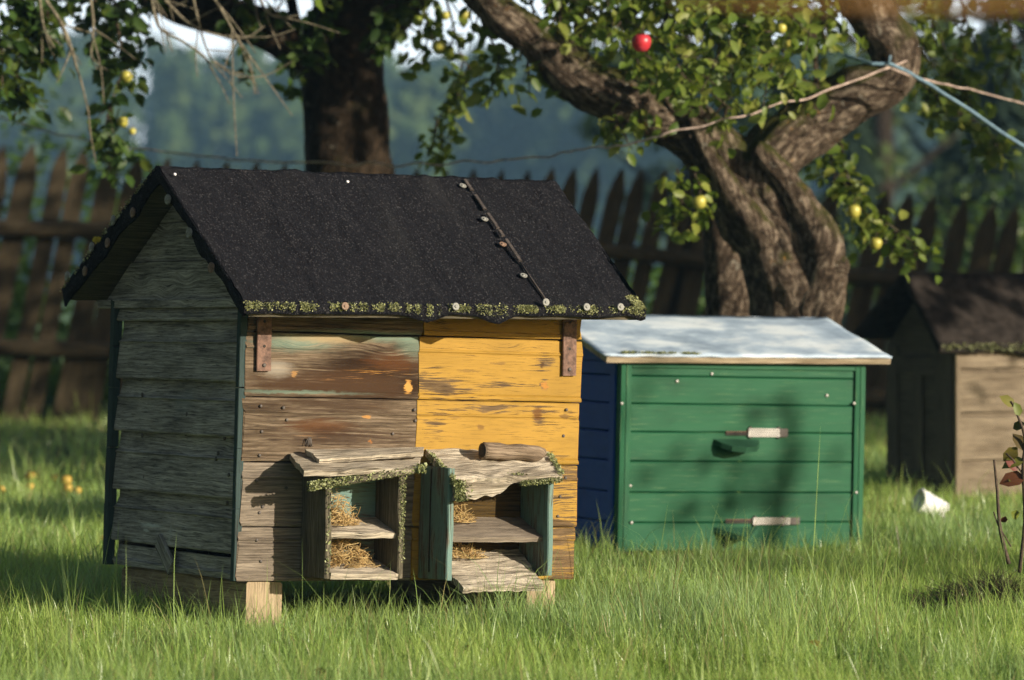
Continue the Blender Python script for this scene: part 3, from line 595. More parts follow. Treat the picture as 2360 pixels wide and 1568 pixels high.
def entrance(sl0,sl1,sy0,sy1,shape):
    e=empty('entrance',Matrix(),None,None); e.parent=gh_; e.matrix_local=Matrix()
    a,b=gp(1672,sy1,1,-.001),gp(sl0,sy0,1,-.001); m=MB(); m.box((a.x,-.003,a.z),X,Z,Y,b.x-a.x+.01,.010,.006,.001,segs=3); m.build('slot',M['dark'],e)
    m=MB(); m.box((a.x,-.0035,a.z+.0105),X,Z,Y,b.x-a.x+.01,.003,.004,.0005,segs=3); m.build('slot_lip',M['rust'],e)
    a,b=gp(sl0,sy1+3,1,-.006),gp(sl1,sy0,1,-.006); m=MB(); L=b.x-a.x; h=b.z-a.z; m.box((a.x,-.008,a.z),X,Z,Y,L*.8,h,.005,.0006,segs=4); sl=m.build('slide',M['metal'],e)
    m=MB()
    for i in range(17):
        for j in range(3): m.lathe((a.x+L*.03+L*.76*(i+.5*(j%2))/17,-.0084,a.z+h*(.22+.28*j)),(0,-1,0),[(.0020,-.001),(.0020,.0004),(.001,.0006)],6)
    m.build('perforation',M['lath'],sl)
    m=MB(); m.box((a.x+L*.8+.0005,-.0085,a.z+.0005),X,Z,Y,L*.2,h-.001,.006,.0006,segs=2); m.build('slide_cap',M['nail'],e)
    for px in (sl0+5,sl0+70):
        for dz in (.004,-.004):
            m=MB(); z=(b.z if dz>0 else a.z)+dz*.6; m.lathe((gp(px,sy0,1,-.006).x,-.006,z),(0,-1,0),[(.003,-.004),(.003,.002),(.0015,.003)],6); m.build('nail',M['nail'],e)
    # landing board
    c=[gp(x,y,1,0) for x,y in ((1645,sy1+8),(1748,sy1+10))]; z0=c[0].z; x0,x1=c[0].x,c[1].x; xm=(x0+x1)/2; D=-.075
    if shape=='round': out=[(x0,-.001),(x0+.012,-.03),(x0+.035,-.055),(xm,-.066),(x1-.035,-.055),(x1-.012,-.03),(x1,-.001)]
    else: out=[(x0,-.001),(xm-.008,D),(xm+.008,D),(x1,-.001)]
    n=len(out); sl_=.35
    vs=[V((x,y,z0+y*sl_)) for x,y in out]+[V((x,y*.97,z0+y*sl_-.016)) for x,y in out]
    fs=[list(range(n)),list(range(2*n-1,n-1,-1))]+[[i,n+i,n+(i+1)%n,(i+1)%n] for i in range(n)]
    fs=[f[::-1] for f in fs]
    m=MB(); m.add(vs,fs,[[(vs[k].x*1.,vs[k].y+vs[k].z) for k in f] for f in fs]); m.build('landing_board',M['green_worn'],e)
M['green_worn']=wood('worn_dark_green',G(.05,.055,.04),G(.1,.11,.08),G(.2,.2,.15),paint=G(.03,.10,.055),wear=.62)
entrance(1725,1815,988,1004,'round'); entrance(1735,1842,1193,1207,'point')
for u0,n0 in ((-.02+.01,.0),(.36,.03),(.76,.03)):
    m=MB(); m.box((u0,n0,-.09),Y,X,Z,.7,.07,.088,.004,segs=4); m.build('leg',M['dark'],gh_)
m=MB()
E0,E1=V((-.07,-.037,.588)),V((.925,-.043,.597)); R0,R1=V((-.07,.39,.708)),V((.925,.37,.7155)); K0,K1=V((-.07,.82,.588)),V((.925,.82,.597))
def wr2(u,v): return .004*mnoise.noise((u*6,v*2,1))+.003*mnoise.noise((u*18,v*4,6))
m.slab(E0+Z*.006,E1+Z*.006,R1+Z*.006,R0+Z*.006,.005,40,14,.001,8,.002,wr2,True); m.slab(R0+Z*.006,R1+Z*.006,K1+Z*.006,K0+Z*.006,.005,20,8,.001,8,.002,None,True)
gr=m.build('roof',M['whiteroof'],gh_)
m=MB(); m.slab(E0+X*.006,E1-X*.004,R1-X*.004,R0+X*.006,.017,30,6,.001,10,.002); m.slab(R0+X*.006,R1-X*.004,K1-X*.004,K0+X*.006,.017,10,6); m.build('roof_board',M['roofedge'],gr)
m=MB()
for q in (1442,1462,1492,1500,1527,1552,1582,1605):
    p=gp(q,808,1,-.03); m.fuzz([V((p.x+random.gauss(0,.007),-.026+random.uniform(-.006,.01),.600+random.uniform(0,.004))) for i in range(60)],.005,(0,0,1))
m.build('moss',M['moss'],gr)
for s_,u0 in ((0,.004),(1,gw-.02)):
    vs=[V((u0,0,gh)),V((u0,gd,gh)),V((u0,gd/2,.69))]; vv=vs+[p+X*.016 for p in vs]; fs=[[0,2,1],[3,4,5],[0,1,4,3],[1,2,5,4],[2,0,3,5]]
    m=MB(); m.add(vv,fs,[[(vv[k].y,vv[k].z) for k in f] for f in fs]); m.build('gable',M['blue'],gh_)
# ---------------------------------------------------------------- THIRD HIVE
TF=frame((1.645,14.2,0.0),25,0,0); tp=picker(TF); tw,td,th_=.80,.49,.56
t3=empty('beehive',TF,'small brown beehive with tan front boards and a dark sagging roof','beehive')
zz=[.0]+[tp(2250,y,1,0).z for y in (1062,952,850)]+[th_]
m=MB()
for k in range(4):
    h=zz[k+1]-zz[k]; m.plank((.004,0,zz[k]),X,Z,Y,tw-.008,[(.001,.004),(.004,0),(h-.016,.001),(h-.009,.018),(h-.001,.018),(h-.001,.024),(.001,.022)],18,.003,.001)
m.build('front_wall',M['tan'],t3)
m=MB(); 
m.box((0,td,0.06),-Y,Z,X,td-.024,th_-.06,.02,segs=5)
m.box((-.012,td,.055),Z,-Y,X,th_-.06,.075,.012,segs=6); m.box((-.012,td-.17,.03),Z,-Y,X,th_-.08,.0,.012,segs=2) if False else None
m.box((-.012,.135,.0),Z,-Y,X,th_,.11,.012,segs=6); m.box((-.012,td-.076,.45),-Y,Z,X,td-.076-.137,.07,.012,segs=4); m.box((-.012,td-.2,.09),Z,-Y,X,.36,.06,.008,segs=4)
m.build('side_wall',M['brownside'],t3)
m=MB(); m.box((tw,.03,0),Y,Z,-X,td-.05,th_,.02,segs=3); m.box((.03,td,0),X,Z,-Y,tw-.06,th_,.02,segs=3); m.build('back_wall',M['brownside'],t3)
m=MB(); m.box((-.006,-.006,0),Z,X,Y,th_-.01,.02,.02,segs=6); m.build('corner_trim',M['tan'],t3)
L0=[V((-.10,.222,.8345)),V((-.10,-.045,.566)),V((-.10,.60,.595))]; L1=[V((.9,.222,.832)),V((.9,-.045,.555)),V((.9,.60,.59))]
m=MB(); f3=lambda u,v:.012*mnoise.noise((u*3,v*1.5,3))
m.slab(L0[1],L1[1],L1[0],L0[0],.02,30,10,.002,6,.006,f3,True); m.slab(L0[0],L1[0],L1[2],L0[2],.02,12,8,.002,6,.004,None,True)
tr=m.build('roof',M['felt_old'],t3)
m=MB(); hang(m,L0[0]+Z*.004,L0[1]+Z*.004,V((.02,.3,-.95)),16,lambda q:.03+.015*mnoise.noise((q*5,2,2)),.006,X); hang(m,L0[0]+Z*.004,L0[2]+Z*.004,V((.02,-.3,-.95)),16,lambda q:.04,.006,X); hang(m,L0[1]+Z*.002,L1[1]+Z*.002,V((0,.1,-1)),40,lambda q:.022+.018*mnoise.noise((q*6,2,5)),.006,Y); m.build('verge_felt',M['felt_old'],tr)
m=MB(); m.fuzz([L0[1]*(1-q)+L1[1]*q+V((0,-.006,random.uniform(-.015,.012))) for q in np.random.default_rng(8).random(350)*.5],.007,(0,-1,.4)); m.build('lichen_fringe',M['boxlichen'] if 'boxlichen' in M else M['moss'],tr)
vs=[V((.0,-.02,th_-.01)),V((.0,td+.02,th_-.01)),V((.0,.225,.80))]; vv=vs+[p+X*.02 for p in vs]; fs=[[0,2,1],[3,4,5],[0,1,4,3],[1,2,5,4],[2,0,3,5]]
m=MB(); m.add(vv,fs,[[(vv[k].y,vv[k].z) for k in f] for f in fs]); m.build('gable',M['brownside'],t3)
# ---------------------------------------------------------------- FENCE
fence=empty('picket_fence',(0,20,0),'old leaning wooden picket fence with pointed tops behind the hives','fence')
tops=[(-62,338),(5,333),(72,332),(145,340),(191,343),(259,352),(319,352),(386,360),(452,367),(521,370),(590,371),(655,375),(722,378),(795,380),(870,382),(960,385),(1025,389),(1090,387),(1155,389),(1215,390),(1270,385),(1320,384),(1372,384),(1430,385),(1475,386),(1530,388),(1590,395),(1650,402),(1712,408),(1776,412),(1846,416),(1920,420),(2040,432),(2092,442),(2146,450),(2220,455),(2285,468),(2338,470),(2405,478)]
def picket(x,y,w,lean,D):
    tp_=at(x,y,D); ln=tp_.z/ cos(math.atan(lean)); S=V((lean,0,1)).normalized(); base=V((tp_.x-lean*tp_.z,D,-.05)); Hh=V((1,0,-lean)).normalized()
    ww=w/F*D; L=(tp_-base).length; tpz=ww*random.uniform(1.5,2.0); th=.022; n=10
    m=MB(); sd=random.uniform(0,99); vs=[];uv=[]; prof=[]
    for k in range(n+1): prof.append((k/n*(L-tpz),.5))
    prof += [(L-tpz*.5,.34),(L-tpz*.15,.13),(L,.02)]
    for (s_,hw) in prof:
        j=.003*mnoise.noise((s_*6,sd,0))
        for sg,t_ in ((-1,0),(1,0),(1,1),(-1,1)): vs.append(base+S*s_+Hh*(sg*hw*ww+j)-V((0,1,0))*th*(1-t_)); uv.append((s_+sd,sg*hw*ww+t_*.02+sd))
    fs=[]
    for k in range(len(prof)-1):
        for i in range(4): j=(i+1)%4; fs.append([k*4+i,k*4+j,k*4+4+j,k*4+4+i])
    fs.append([len(prof)*4-4+i for i in range(4)])
    m.add(vs,fs,[[uv[q] for q in f] for f in fs]); o=m.build('picket',M['picket'],fence); o.matrix_parent_inverse=Matrix.Translation((0,-20,0)); return o
for i,(x,y) in enumerate(tops):
    w={0:48,1:48,2:49,3:36,4:38,5:48,6:50,31:52}.get(i,39 if x<1600 else 46)+random.uniform(-3,4)
    picket(x,y,w,.20+random.uniform(-.012,.012)+(.03 if x>1300 else 0),20+random.uniform(-.012,.0))
def fpart(name,mb,mat): o=mb.build(name,M[mat],fence); o.matrix_parent_inverse=Matrix.Translation((0,-20,0)); return o
rp=[(-140,522),(230,532),(700,545),(1100,566),(1500,588),(2000,638),(2450,650)]
for dz in (0,.62):
    m=MB(); m.tube([at(x,y,19.93)-Z*dz for x,y in rp],[.042,.045,.04,.043,.04,.046,.04],10,.1,6,0,True,6); fpart('rail',m,'picket')
for x,y0,ln in [(1585,470,.16),(695,430,.1),(-120,430,.1),(2450,520,.12)]:
    a=at(x,y0,20.1); m=MB(); m.tube([V((a.x-ln*a.z,20.1,-.1)),V((a.x-ln*a.z*.5,20.1,a.z*.5)),a],[.085,.08,.075],10,.08,6,.05,True,4); fpart('post',m,'picket')
# ---------------------------------------------------------------- leaves
def leafmesh(name, P, Dr, Nn, S, mat, parent=None, wid=.62):
    P,Dr,Nn=map(lambda a:np.array(a,dtype=np.float64),(P,Dr,Nn)); S=np.array(S)[:,None]; n=len(P)
    Dr/= np.linalg.norm(Dr,axis=1,keepdims=True)+1e-9; B=np.cross(Nn,Dr); B/=np.linalg.norm(B,axis=1,keepdims=True)+1e-9; N=np.cross(Dr,B)
    tmpl=[(0,0,0),(.5,0,-.02),(1,0,-.16),(.28,wid*.42,.07),(.70,wid*.40,.04),(.28,-wid*.42,.07),(.70,-wid*.40,.04)]
    vs=np.stack([P+S*(a*Dr+b*B+c*N) for a,b,c in tmpl],1).reshape(-1,3)
    fc=np.array([[0,1,3],[1,4,3],[1,2,4],[0,5,1],[1,5,6],[1,6,2]]); f=(np.arange(n)[:,None,None]*7+fc[None]).reshape(-1)
    return fastmesh(name,vs,f,3,mat,parent)
def fastmesh(name,vs,f,k,mat,parent=None,smooth=True):
    me=bpy.data.meshes.new(name); nf=len(f)//k
    me.vertices.add(len(vs)); me.vertices.foreach_set('co',np.ascontiguousarray(vs,dtype=np.float32).ravel())
    me.loops.add(len(f)); me.loops.foreach_set('vertex_index',np.ascontiguousarray(f,dtype=np.int32))
    me.polygons.add(nf); me.polygons.foreach_set('loop_start',np.arange(0,nf*k,k,dtype=np.int32)); me.polygons.foreach_set('loop_total',np.full(nf,k,dtype=np.int32))
    if smooth: me.polygons.foreach_set('use_smooth',np.ones(nf,dtype=bool))
    me.update(calc_edges=True); me.materials.append(mat); o=bpy.data.objects.new(name,me); COL.objects.link(o)
    if parent: o.parent=parent; o.matrix_parent_inverse=parent.matrix_world.inverted()
    return o
class Crown:
    def __init__(s): s.P=[];s.D=[];s.N=[];s.S=[];s.tw=MB()
    def leaf(s,p,sz,droop=.6):
        d=V((random.gauss(0,1),random.gauss(0,1),random.gauss(-droop,.6))); s.P.append(p);s.D.append(d);s.N.append((random.gauss(.25,.7),random.gauss(-.35,.7),random.gauss(.6,.6)));s.S.append(sz*random.uniform(.65,1.2))
    def spray(s,pts,r0,nleaf,sz,sub=3,jit=.03,droop=.6):
        s.tw.tube(pts,[r0*(1-.6*i/(len(pts)-1)) for i in range(len(pts))],5,sub=sub,cap=False)
        n=len(pts)-1
        for k in range(nleaf):
            q=random.random()**.8*n; i=min(int(q),n-1); p=V(pts[i]).lerp(V(pts[i+1]),q-i)+V((random.gauss(0,jit),random.gauss(0,jit),random.gauss(0,jit)))
            s.leaf(p,sz,droop)
    def twigs(s,a,n,L,nleaf,sz,dirn=(0,0,-1),spread=.8,r=.004):
        for k in range(n):
            d=(V(dirn)+V((random.gauss(0,spread),random.gauss(0,spread),random.gauss(0,spread*.6)))).normalized(); l=L*random.uniform(.5,1.2)
            p=V(a); pts=[p]
            for j in range(3): p=p+d*l/3+V((0,0,-.04*l))+V((random.gauss(0,.1),random.gauss(0,.1),random.gauss(0,.1)))*l*.3; pts.append(p)
            s.spray(pts,r,nleaf,sz)
    def path(s,pp,r0,side,L,nleaf,sz,own=6):
        pts=[at(*q) for q in pp]; s.spray(pts,r0,own,sz,4)
        for k in range(side):
            q=random.random()*(len(pts)-1); i=min(int(q),len(pts)-2); s.twigs(pts[i].lerp(pts[i+1],q-i),1,L,nleaf,sz)
    def build(s,par,mat,tw='bark'):
        if s.tw.v:
            o=s.tw.build('twigs',M[tw],par); o.matrix_parent_inverse=par.matrix_world.inverted()
        return leafmesh('crown',s.P,s.D,s.N,s.S,M[mat],par)
    def cloud(s,c,r,n,sz,clump=14,avoid=None):
        c=V(c)
        cc=[]
        while len(cc)<clump:
            d=V((random.uniform(-1,1),random.uniform(-1,1),random.uniform(-1,1)))
            if d.length<1: cc.append(V((c.x+d.x*r[0],c.y+d.y*r[1],c.z+d.z*r[2])))
        for k in range(n):
            q=random.choice(cc); p=q+V((random.gauss(0,.2)*r[0],random.gauss(0,.2)*r[1],random.gauss(0,.2)*r[2]))
            if avoid and avoid(p): continue
            s.leaf(p,sz)
def visible(p,m=60):   # inside the picture
    x=CX+F*p.x/p.y; y=HY+F*(CH-p.z)/p.y
    return -m<x<2360+m and y>-m
def wtube(mb,pp,rr,seg=22,namp=.16,nfq=7,ridge=.07,sub=8): mb.tube([at(*p) for p in pp],rr,seg,namp,nfq,ridge,True,sub)
px=lambda w,D:w/2/F*D
# ---- left apple tree
tl=empty('apple_tree',(at(800,900,15.2).x,15.2,0),'dark apple tree with a thick forked trunk behind the big hive','tree','apple trees')
m=MB(); D=15.2
base=at(815,1130,D); base.z=-.1
m.tube([base,at(812,700,D),at(808,480,D),at(800,330,D),at(790,200,D),at(795,90,D),at(830,-10,D-.1),at(890,-160,D-.3)],[.27,.20,.185,.165,.155,.16,.15,.10],26,.10,6,.06,True,8)
m.tube([at(780,190,D),at(700,120,D),at(620,70,D-.1),at(520,40,D-.2),at(400,5,D-.3),at(250,-90,D-.5),at(60,-260,D-.8)],[.12,.085,.08,.075,.07,.06,.045],18,.12,7,.06,True,8)
m.tube([at(830,80,D),at(900,10,D+.1),at(980,-80,D+.3),at(1080,-250,D+.6)],[.12,.11,.09,.06],18,.12,7,.06,True,8)
m.tube([at(690,110,D),at(675,20,D),at(640,-140,D)],[.03,.022,.02],10,.1,9,0,True,5)
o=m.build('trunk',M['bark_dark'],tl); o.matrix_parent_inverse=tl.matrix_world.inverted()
c=Crown()
# foliage hanging in the top left of the picture
c.path([(255,-60,13.6),(270,60,13.6),(285,150,13.6),(265,210,13.6),(245,290,13.6),(270,345,13.6)],.007,26,.10,7,.066,14)
c.path([(40,-60,13.4),(60,60,13.4),(40,150,13.4),(35,215,13.4)],.007,20,.13,8,.066,12)
c.path([(95,-60,13.4),(110,30,13.4),(90,110,13.4)],.006,14,.12,8,.066)
c.path([(-30,20,13.2),(0,90,13.2),(5,200,13.2)],.006,12,.10,8,.066)
c.path([(210,-60,13.7),(225,40,13.7),(235,75,13.7)],.006,10,.12,7,.066)
c.path([(330,-50,13.8),(330,20,13.8),(300,60,13.8)],.006,9,.11,6,.066)
for q in [(575,-40),(640,-20),(740,-20),(890,-30),(960,-20)]: c.path([(q[0],q[1]-60,14.4),(q[0]+10,q[1]+10,14.4),(q[0]-10,q[1]+75,14.4)],.006,5,.10,6,.066,4)
c.path([(690,40,14.6),(700,110,14.6),(685,150,14.6)],.005,8,.08,6,.066)
c.path([(880,10,14.5),(890,60,14.5),(850,90,14.5)],.005,8,.10,6,.066)
c.path([(575,130,14.3),(590,150,14.3),(560,165,14.3)],.003,2,.05,4,.066,3)
c.cloud(at(800,-420,15.4),(2.6,1.6,.75),5200,.11,26,lambda p:visible(p,40))
c.cloud(at(150,-380,14.8),(1.6,1.2,.6),2600,.10,16,lambda p:visible(p,40))
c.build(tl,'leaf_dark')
# bare lichen twigs hanging from the left limb
m=MB()
def bare(pp,r=.006,n=5,L=.22):
    pts=[at(*p) for p in pp]; m.tube(pts,[r*(1-.6*i/(len(pts)-1)) for i in range(len(pts))],6,.2,40,0,False,4)
    for k in range(n):
        i=random.randrange(len(pts)-1); p=pts[i].lerp(pts[i+1],random.random()); d=(pts[i+1]-pts[i]).normalized()+V((random.gauss(0,.6),random.gauss(0,.5),random.gauss(-.1,.6))); l=L*random.uniform(.3,1)
        q=p+d*l*.5; m.tube([p,q,q+(d+V((random.gauss(0,.3),0,random.gauss(-.2,.3))))*l*.5],[r*.5,r*.4,r*.25],5,.2,40,0,False,3)
Db=13.2
bare([(345,-30,Db),(365,60,Db),(420,95,Db),(470,130,Db),(498,178,Db)],.006,7)
bare([(380,0,Db),(430,50,Db),(480,75,Db),(560,88,Db),(610,60,Db)],.006,7)
bare([(490,-10,Db),(520,40,Db),(545,85,Db),(575,130,Db),(605,170,Db)],.006,6)
bare([(440,-30,Db),(455,40,Db),(475,110,Db),(500,150,Db),(555,180,Db)],.005,6)
bare([(105,0,Db),(150,70,Db),(175,150,Db),(190,200,Db),(205,265,Db)],.007,5,.14)
bare([(205,-20,Db),(215,50,Db),(210,130,Db),(225,160,Db)],.006,4,.12)
bare([(590,-30,Db),(610,20,Db),(640,40,Db),(690,35,Db)],.006,4,.12)
bare([(90,-20,Db),(100,60,Db),(125,110,Db)],.006,3,.12)
o=m.build('bare_twigs',M['twig'],tl); o.matrix_parent_inverse=tl.matrix_world.inverted()
# ---- right apple tree
tr_=empty('apple_tree',(at(1820,900,13.2).x,13.2,0),'sunlit gnarled apple tree with two crooked limbs behind the green hive','tree','apple trees')
m=MB(); D=13.2
base=at(1845,1150,D); base.z=-.1
m.tube([base,at(1840,800,D),at(1832,690,D),at(1815,600,D),at(1760,500,D),at(1695,420,D),at(1640,345,D),at(1570,290,D),at(1480,250,D-.05),at(1400,215,D-.1),at(1310,165,D-.1),at(1230,85,D-.1),at(1150,30,D-.1),at(1060,-60,D),at(940,-200,D+.2)],
  [.19,.14,.135,.14,.135,.12,.10,.092,.085,.085,.08,.065,.06,.05,.04],44,.20,9,.13,True,8)
m.tube([at(1835,640,D),at(1800,520,D-.03),at(1755,430,D-.03),at(1790,345,D),at(1865,290,D+.05),at(1960,225,D+.05),at(2045,185,D+.05),at(2062,120,D+.05),at(2020,50,D+.05),at(1985,-20,D),at(1930,-180,D)],
  [.11,.10,.095,.10,.098,.09,.08,.082,.08,.08,.07],44,.18,9,.12,True,8)
m.tube([at(1872,800,D-.06),at(1888,680,D-.08),at(1898,600,D-.10),at(1888,540,D-.12),at(1850,480,D-.12),at(1815,420,D-.12),at(1765,360,D-.14),at(1740,338,D-.15)],[.085,.08,.075,.062,.05,.042,.034,.022],30,.2,12,.12,True,6)
m.tube([at(1770,560,D-.1),at(1710,480,D-.13),at(1665,410,D-.14),at(1625,340,D-.14),at(1590,265,D-.12)],[.06,.045,.035,.032,.02],14,.14,12,.06,True,6)
m.tube([at(1895,650,D-.10),at(1930,615,D-.12),at(1952,600,D-.12)],[.05,.045,.02],16,.3,14,.06,True,5)
m.tube([at(1690,760,D+.5),at(1685,640,D+.5),at(1668,560,D+.5),at(1655,480,D+.5),at(1640,380,D+.5)],[.10,.09,.075,.06,.05],18,.12,8,.06,True,6)
m.tube([at(1345,120,D),at(1330,60,D),at(1350,0,D),at(1352,-80,D)],[.02,.016,.014,.012],8,.1,9,0,True,4)
m.tube([at(1575,285,D-.1),at(1530,215,D-.12),at(1545,150,D-.12)],[.014,.01,.006],7,.1,20,0,True,4)
m.tube([at(1888,250,D-.1),at(1880,170,D-.1),at(1876,60,D-.1)],[.010,.009,.007],7,.1,20,0,True,4)
o=m.build('trunk',M['bark'],tr_); o.matrix_parent_inverse=tr_.matrix_world.inverted()
c=Crown()
for k in range(100):
    x=random.uniform(1380,1905); y=random.uniform(-30,235); Dk=random.uniform(12.4,13.6)
    if y>165+(x-1310)*.545-105 and x<1650: continue
    if x>1800 and y>200: continue
    c.twigs(at(x,y,Dk),1,.17,10,.056,(0,0,-.5),.8,.003)
c.path([(1560,150,12.9),(1620,200,12.8),(1690,255,12.8)],.005,10,.09,8,.055,6)
c.path([(1420,270,12.9),(1440,310,12.9)],.003,4,.06,6,.055,4)
c.path([(1470,235,12.8),(1480,300,12.8)],.003,4,.06,6,.055,4)
for pp,n in [([(1010,-60,13.8),(1040,40,13.8),(1060,120,13.8),(1090,170,13.8)],14),([(960,-40,13.8),(985,60,13.8),(975,150,13.8)],8),([(1080,-60,13.4),(1110,50,13.4),(1150,130,13.4),(1140,180,13.4)],16),([(1200,-50,13.2),(1230,30,13.2),(1220,120,13.1),(1215,180,13.1)],16),([(1290,-40,13.1),(1290,60,13.1),(1270,130,13.1)],12)]:
    c.path(pp,.006,int(n*.5),.12,7,.062,7)
c.path([(1065,130,14.2),(1060,190,14.2),(1045,240,14.2),(1010,270,14.2),(1000,330,14.2),(1040,310,14.2)],.004,14,.09,6,.055,10)
c.path([(1560,390,13.0),(1570,450,13.0),(1545,480,13.0)],.004,7,.07,7,.058,8)
c.path([(1600,400,13.0),(1620,450,13.0),(1612,500,13.0)],.004,5,.06,6,.055,6)
c.path([(1930,300,13.5),(1950,400,13.5),(1975,450,13.5),(2040,510,13.5),(2130,575,13.5)],.005,16,.09,7,.055,14)
c.path([(1910,340,13.5),(1925,400,13.5),(1990,440,13.5)],.004,7,.08,7,.055,6)
c.path([(1985,480,13.5),(1990,560,13.5)],.004,5,.07,6,.055,6)
c.path([(2110,-40,14.2),(2150,40,14.2),(2120,120,14.2)],.006,12,.14,7,.06,6)
c.path([(2200,-40,14.4),(2230,60,14.4),(2210,150,14.4),(2230,230,14.4)],.006,16,.14,7,.06,6)
c.path([(2290,-60,14.6),(2320,40,14.6),(2350,140,14.6)],.006,12,.14,7,.06,6)
c.path([(2110,180,14.0),(2180,240,14.0),(2250,280,14.0),(2300,330,14.0)],.005,20,.09,7,.058,10)
c.path([(2200,120,14.4),(2190,220,14.4)],.005,9,.12,7,.06,6)
for q in range(1300,1930,45): c.path([(q,-60,13.2),(q+15,0,13.2),(q+5,60,13.2)],.005,7,.13,7,.06,5)
av=lambda p: visible(p,30) or (p.y<12.6 and p.z<3.0) or (p.x>1.6 and p.z<2.7)
c.cloud(at(1500,-560,13.6),(2.2,1.4,.8),5200,.10,24,av)
c.build(tr_,'leaf')
# ---- shade trees standing to the right, outside the picture
def shade_tree(x,y,h0,r,label,n=5200):
    e=empty('apple_tree',(x,y,0),label,'tree','apple trees'); m=MB()
    m.tube([(0,0,-.1),(.05,0,.8),(-.05,.05,h0),(0,0,h0+r[2])],[.17,.13,.12,.06],14,.12,6,.06,True,5)
    for k in range(6): a=k*1.05; m.tube([(0,0,h0*.8),(cos(a)*r[0]*.4,sin(a)*r[1]*.4,h0+.2),(cos(a)*r[0]*.75,sin(a)*r[1]*.75,h0+r[2]*.7)],[.08,.06,.03],9,.1,6,0,True,4)
    m.build('trunk',M['bark'],e)
    c=Crown(); c.cloud((x,y,h0+r[2]*.8),r,n,.13,22,lambda p:visible(p,150)); c.build(e,'leaf')
shade_tree(5.3,12.9,1.9,(1.7,1.2,1.3),'spreading apple tree beyond the right picture edge')
shade_tree(5.6,16.6,1.6,(2.3,1.4,1.7),'broad apple tree by the fence beyond the right picture edge',4200)
shade_tree(9.0,15.0,1.6,(2.2,1.6,1.7),'farthest apple tree beyond the right picture edge',6000)
e=empty('apple_tree',(8.3,7.2,0),'small unseen apple tree beyond the right picture edge, crown shaped to dapple the green hive','tree','apple trees'); m=MB(); m.tube([(0,0,-.1),(.05,0,1.),(-.1,.1,1.9),(-.6,.55,2.5)],[.1,.08,.06,.02],10,.1,6,.05,True,5); m.build('trunk',M['bark'],e)
c=Crown(); c.cloud((7.42,7.66,2.44),(.5,.42,.26),42,.10,9); c.cloud((9.0,6.4,2.5),(.6,.5,.4),260,.10,9); c.build(e,'leaf')  # first leaf clump is placed to throw dapples on the green hive
shade_tree(-3.9,9.3,1.5,(1.7,1.7,2.0),'unseen apple tree added beyond the left picture edge to block sky light near the big hive',6000)  # both left trees are added to keep sky light off the hive side
shade_tree(-5.2,13.4,1.5,(2.0,1.8,2.2),'unseen apple tree added beyond the left picture edge to block sky light close to the fence',6000)
# ---- apples
aprof=[(.2,-.90),(.35,-.94),(.62,-.80),(.88,-.45),(1.0,.02),(.97,.35),(.80,.68),(.5,.82),(.25,.78),(.1,.62)]
def apple(vx,vy,D,rpx,mat,label,grp='apples hanging in the trees',z=None):
    r=rpx/F*D; m=MB(); m.lathe((0,0,0),(random.gauss(0,.15),random.gauss(0,.15),1),[(a*r,b*r) for a,b in aprof],16); o=m.build('apple',M[mat]); p=at(vx,vy,D)
    if z is not None: p.z=z
    o.location=p; tag(o,label,'apple',grp)
    if grp.startswith('apples'):
        s=MB(); s.tube([(0,0,r*.6),(r*.1,0,r*1.2),(r*.25,0,r*1.7)],r*.07,5); s.build('stem',M['stalk'],o)
for a in [(1478,98,12.2,23,'apple_red','bright red apple hanging among sunlit leaves'),
 (1012,108,13.7,17,'apple_yellow','yellow apple hanging lowest against the bright sky gap'),
 (963,49,13.7,13,'apple_green','dark green apple hanging beside the forked trunk'),
 (1026,36,13.7,11,'apple_yellow','pale apple above the yellow one in the sky gap'),
 (1070,36,13.7,13,'apple_yellow','yellow apple touching the upper end of the left-reaching limb'),
 (1800,66,12.5,13,'apple_yellow','upper yellow apple in the sunlit leaves left of the crooked limb'),
 (1818,104,12.5,12,'apple_yellow','lower yellow apple in the sunlit leaves left of the crooked limb'),
 (1967,487,13.4,17,'apple_yellow','round yellow apple in front of the fence tips right of the trunk'),
 (2018,561,13.4,15,'apple_yellow','yellow apple on the low branch tip right of the trunk'),
 (1611,466,12.9,17,'apple_yellow','yellow apple beside a leaf cluster left of the gnarled trunk'),
 (291,176,13.5,15,'apple_yellow','yellow apple on the upper hanging branch at left'),
 (283,281,13.5,13,'apple_yellow','yellow apple low on the hanging branch at left'),
 (305,303,13.5,9,'apple_yellow','smallest yellow apple at the tip of the left hanging branch')]: apple(*a)
fl='fallen yellow apple lying in the shaded grass left of the big hive'
for vx,vy,r,lab in [(74,1112,15,'largest fallen yellow apple in the shaded grass left of the hive'),(126,1114,9,fl),(152,1120,12,fl),(156,1138,10,fl),(178,1144,9,fl),(248,1139,9,'fallen orange-yellow apple in the grass closest to the hive side'),(3,1141,9,'fallen yellow apple at the left picture edge'),(69,1134,9,'small fallen apple in front of the largest fallen one')]:
    D=F*(CH-.03)/(vy-HY); apple(vx,vy,D,r*1.15,'apple_fallen',lab,'fallen apples in the grass',z=.03+.02)
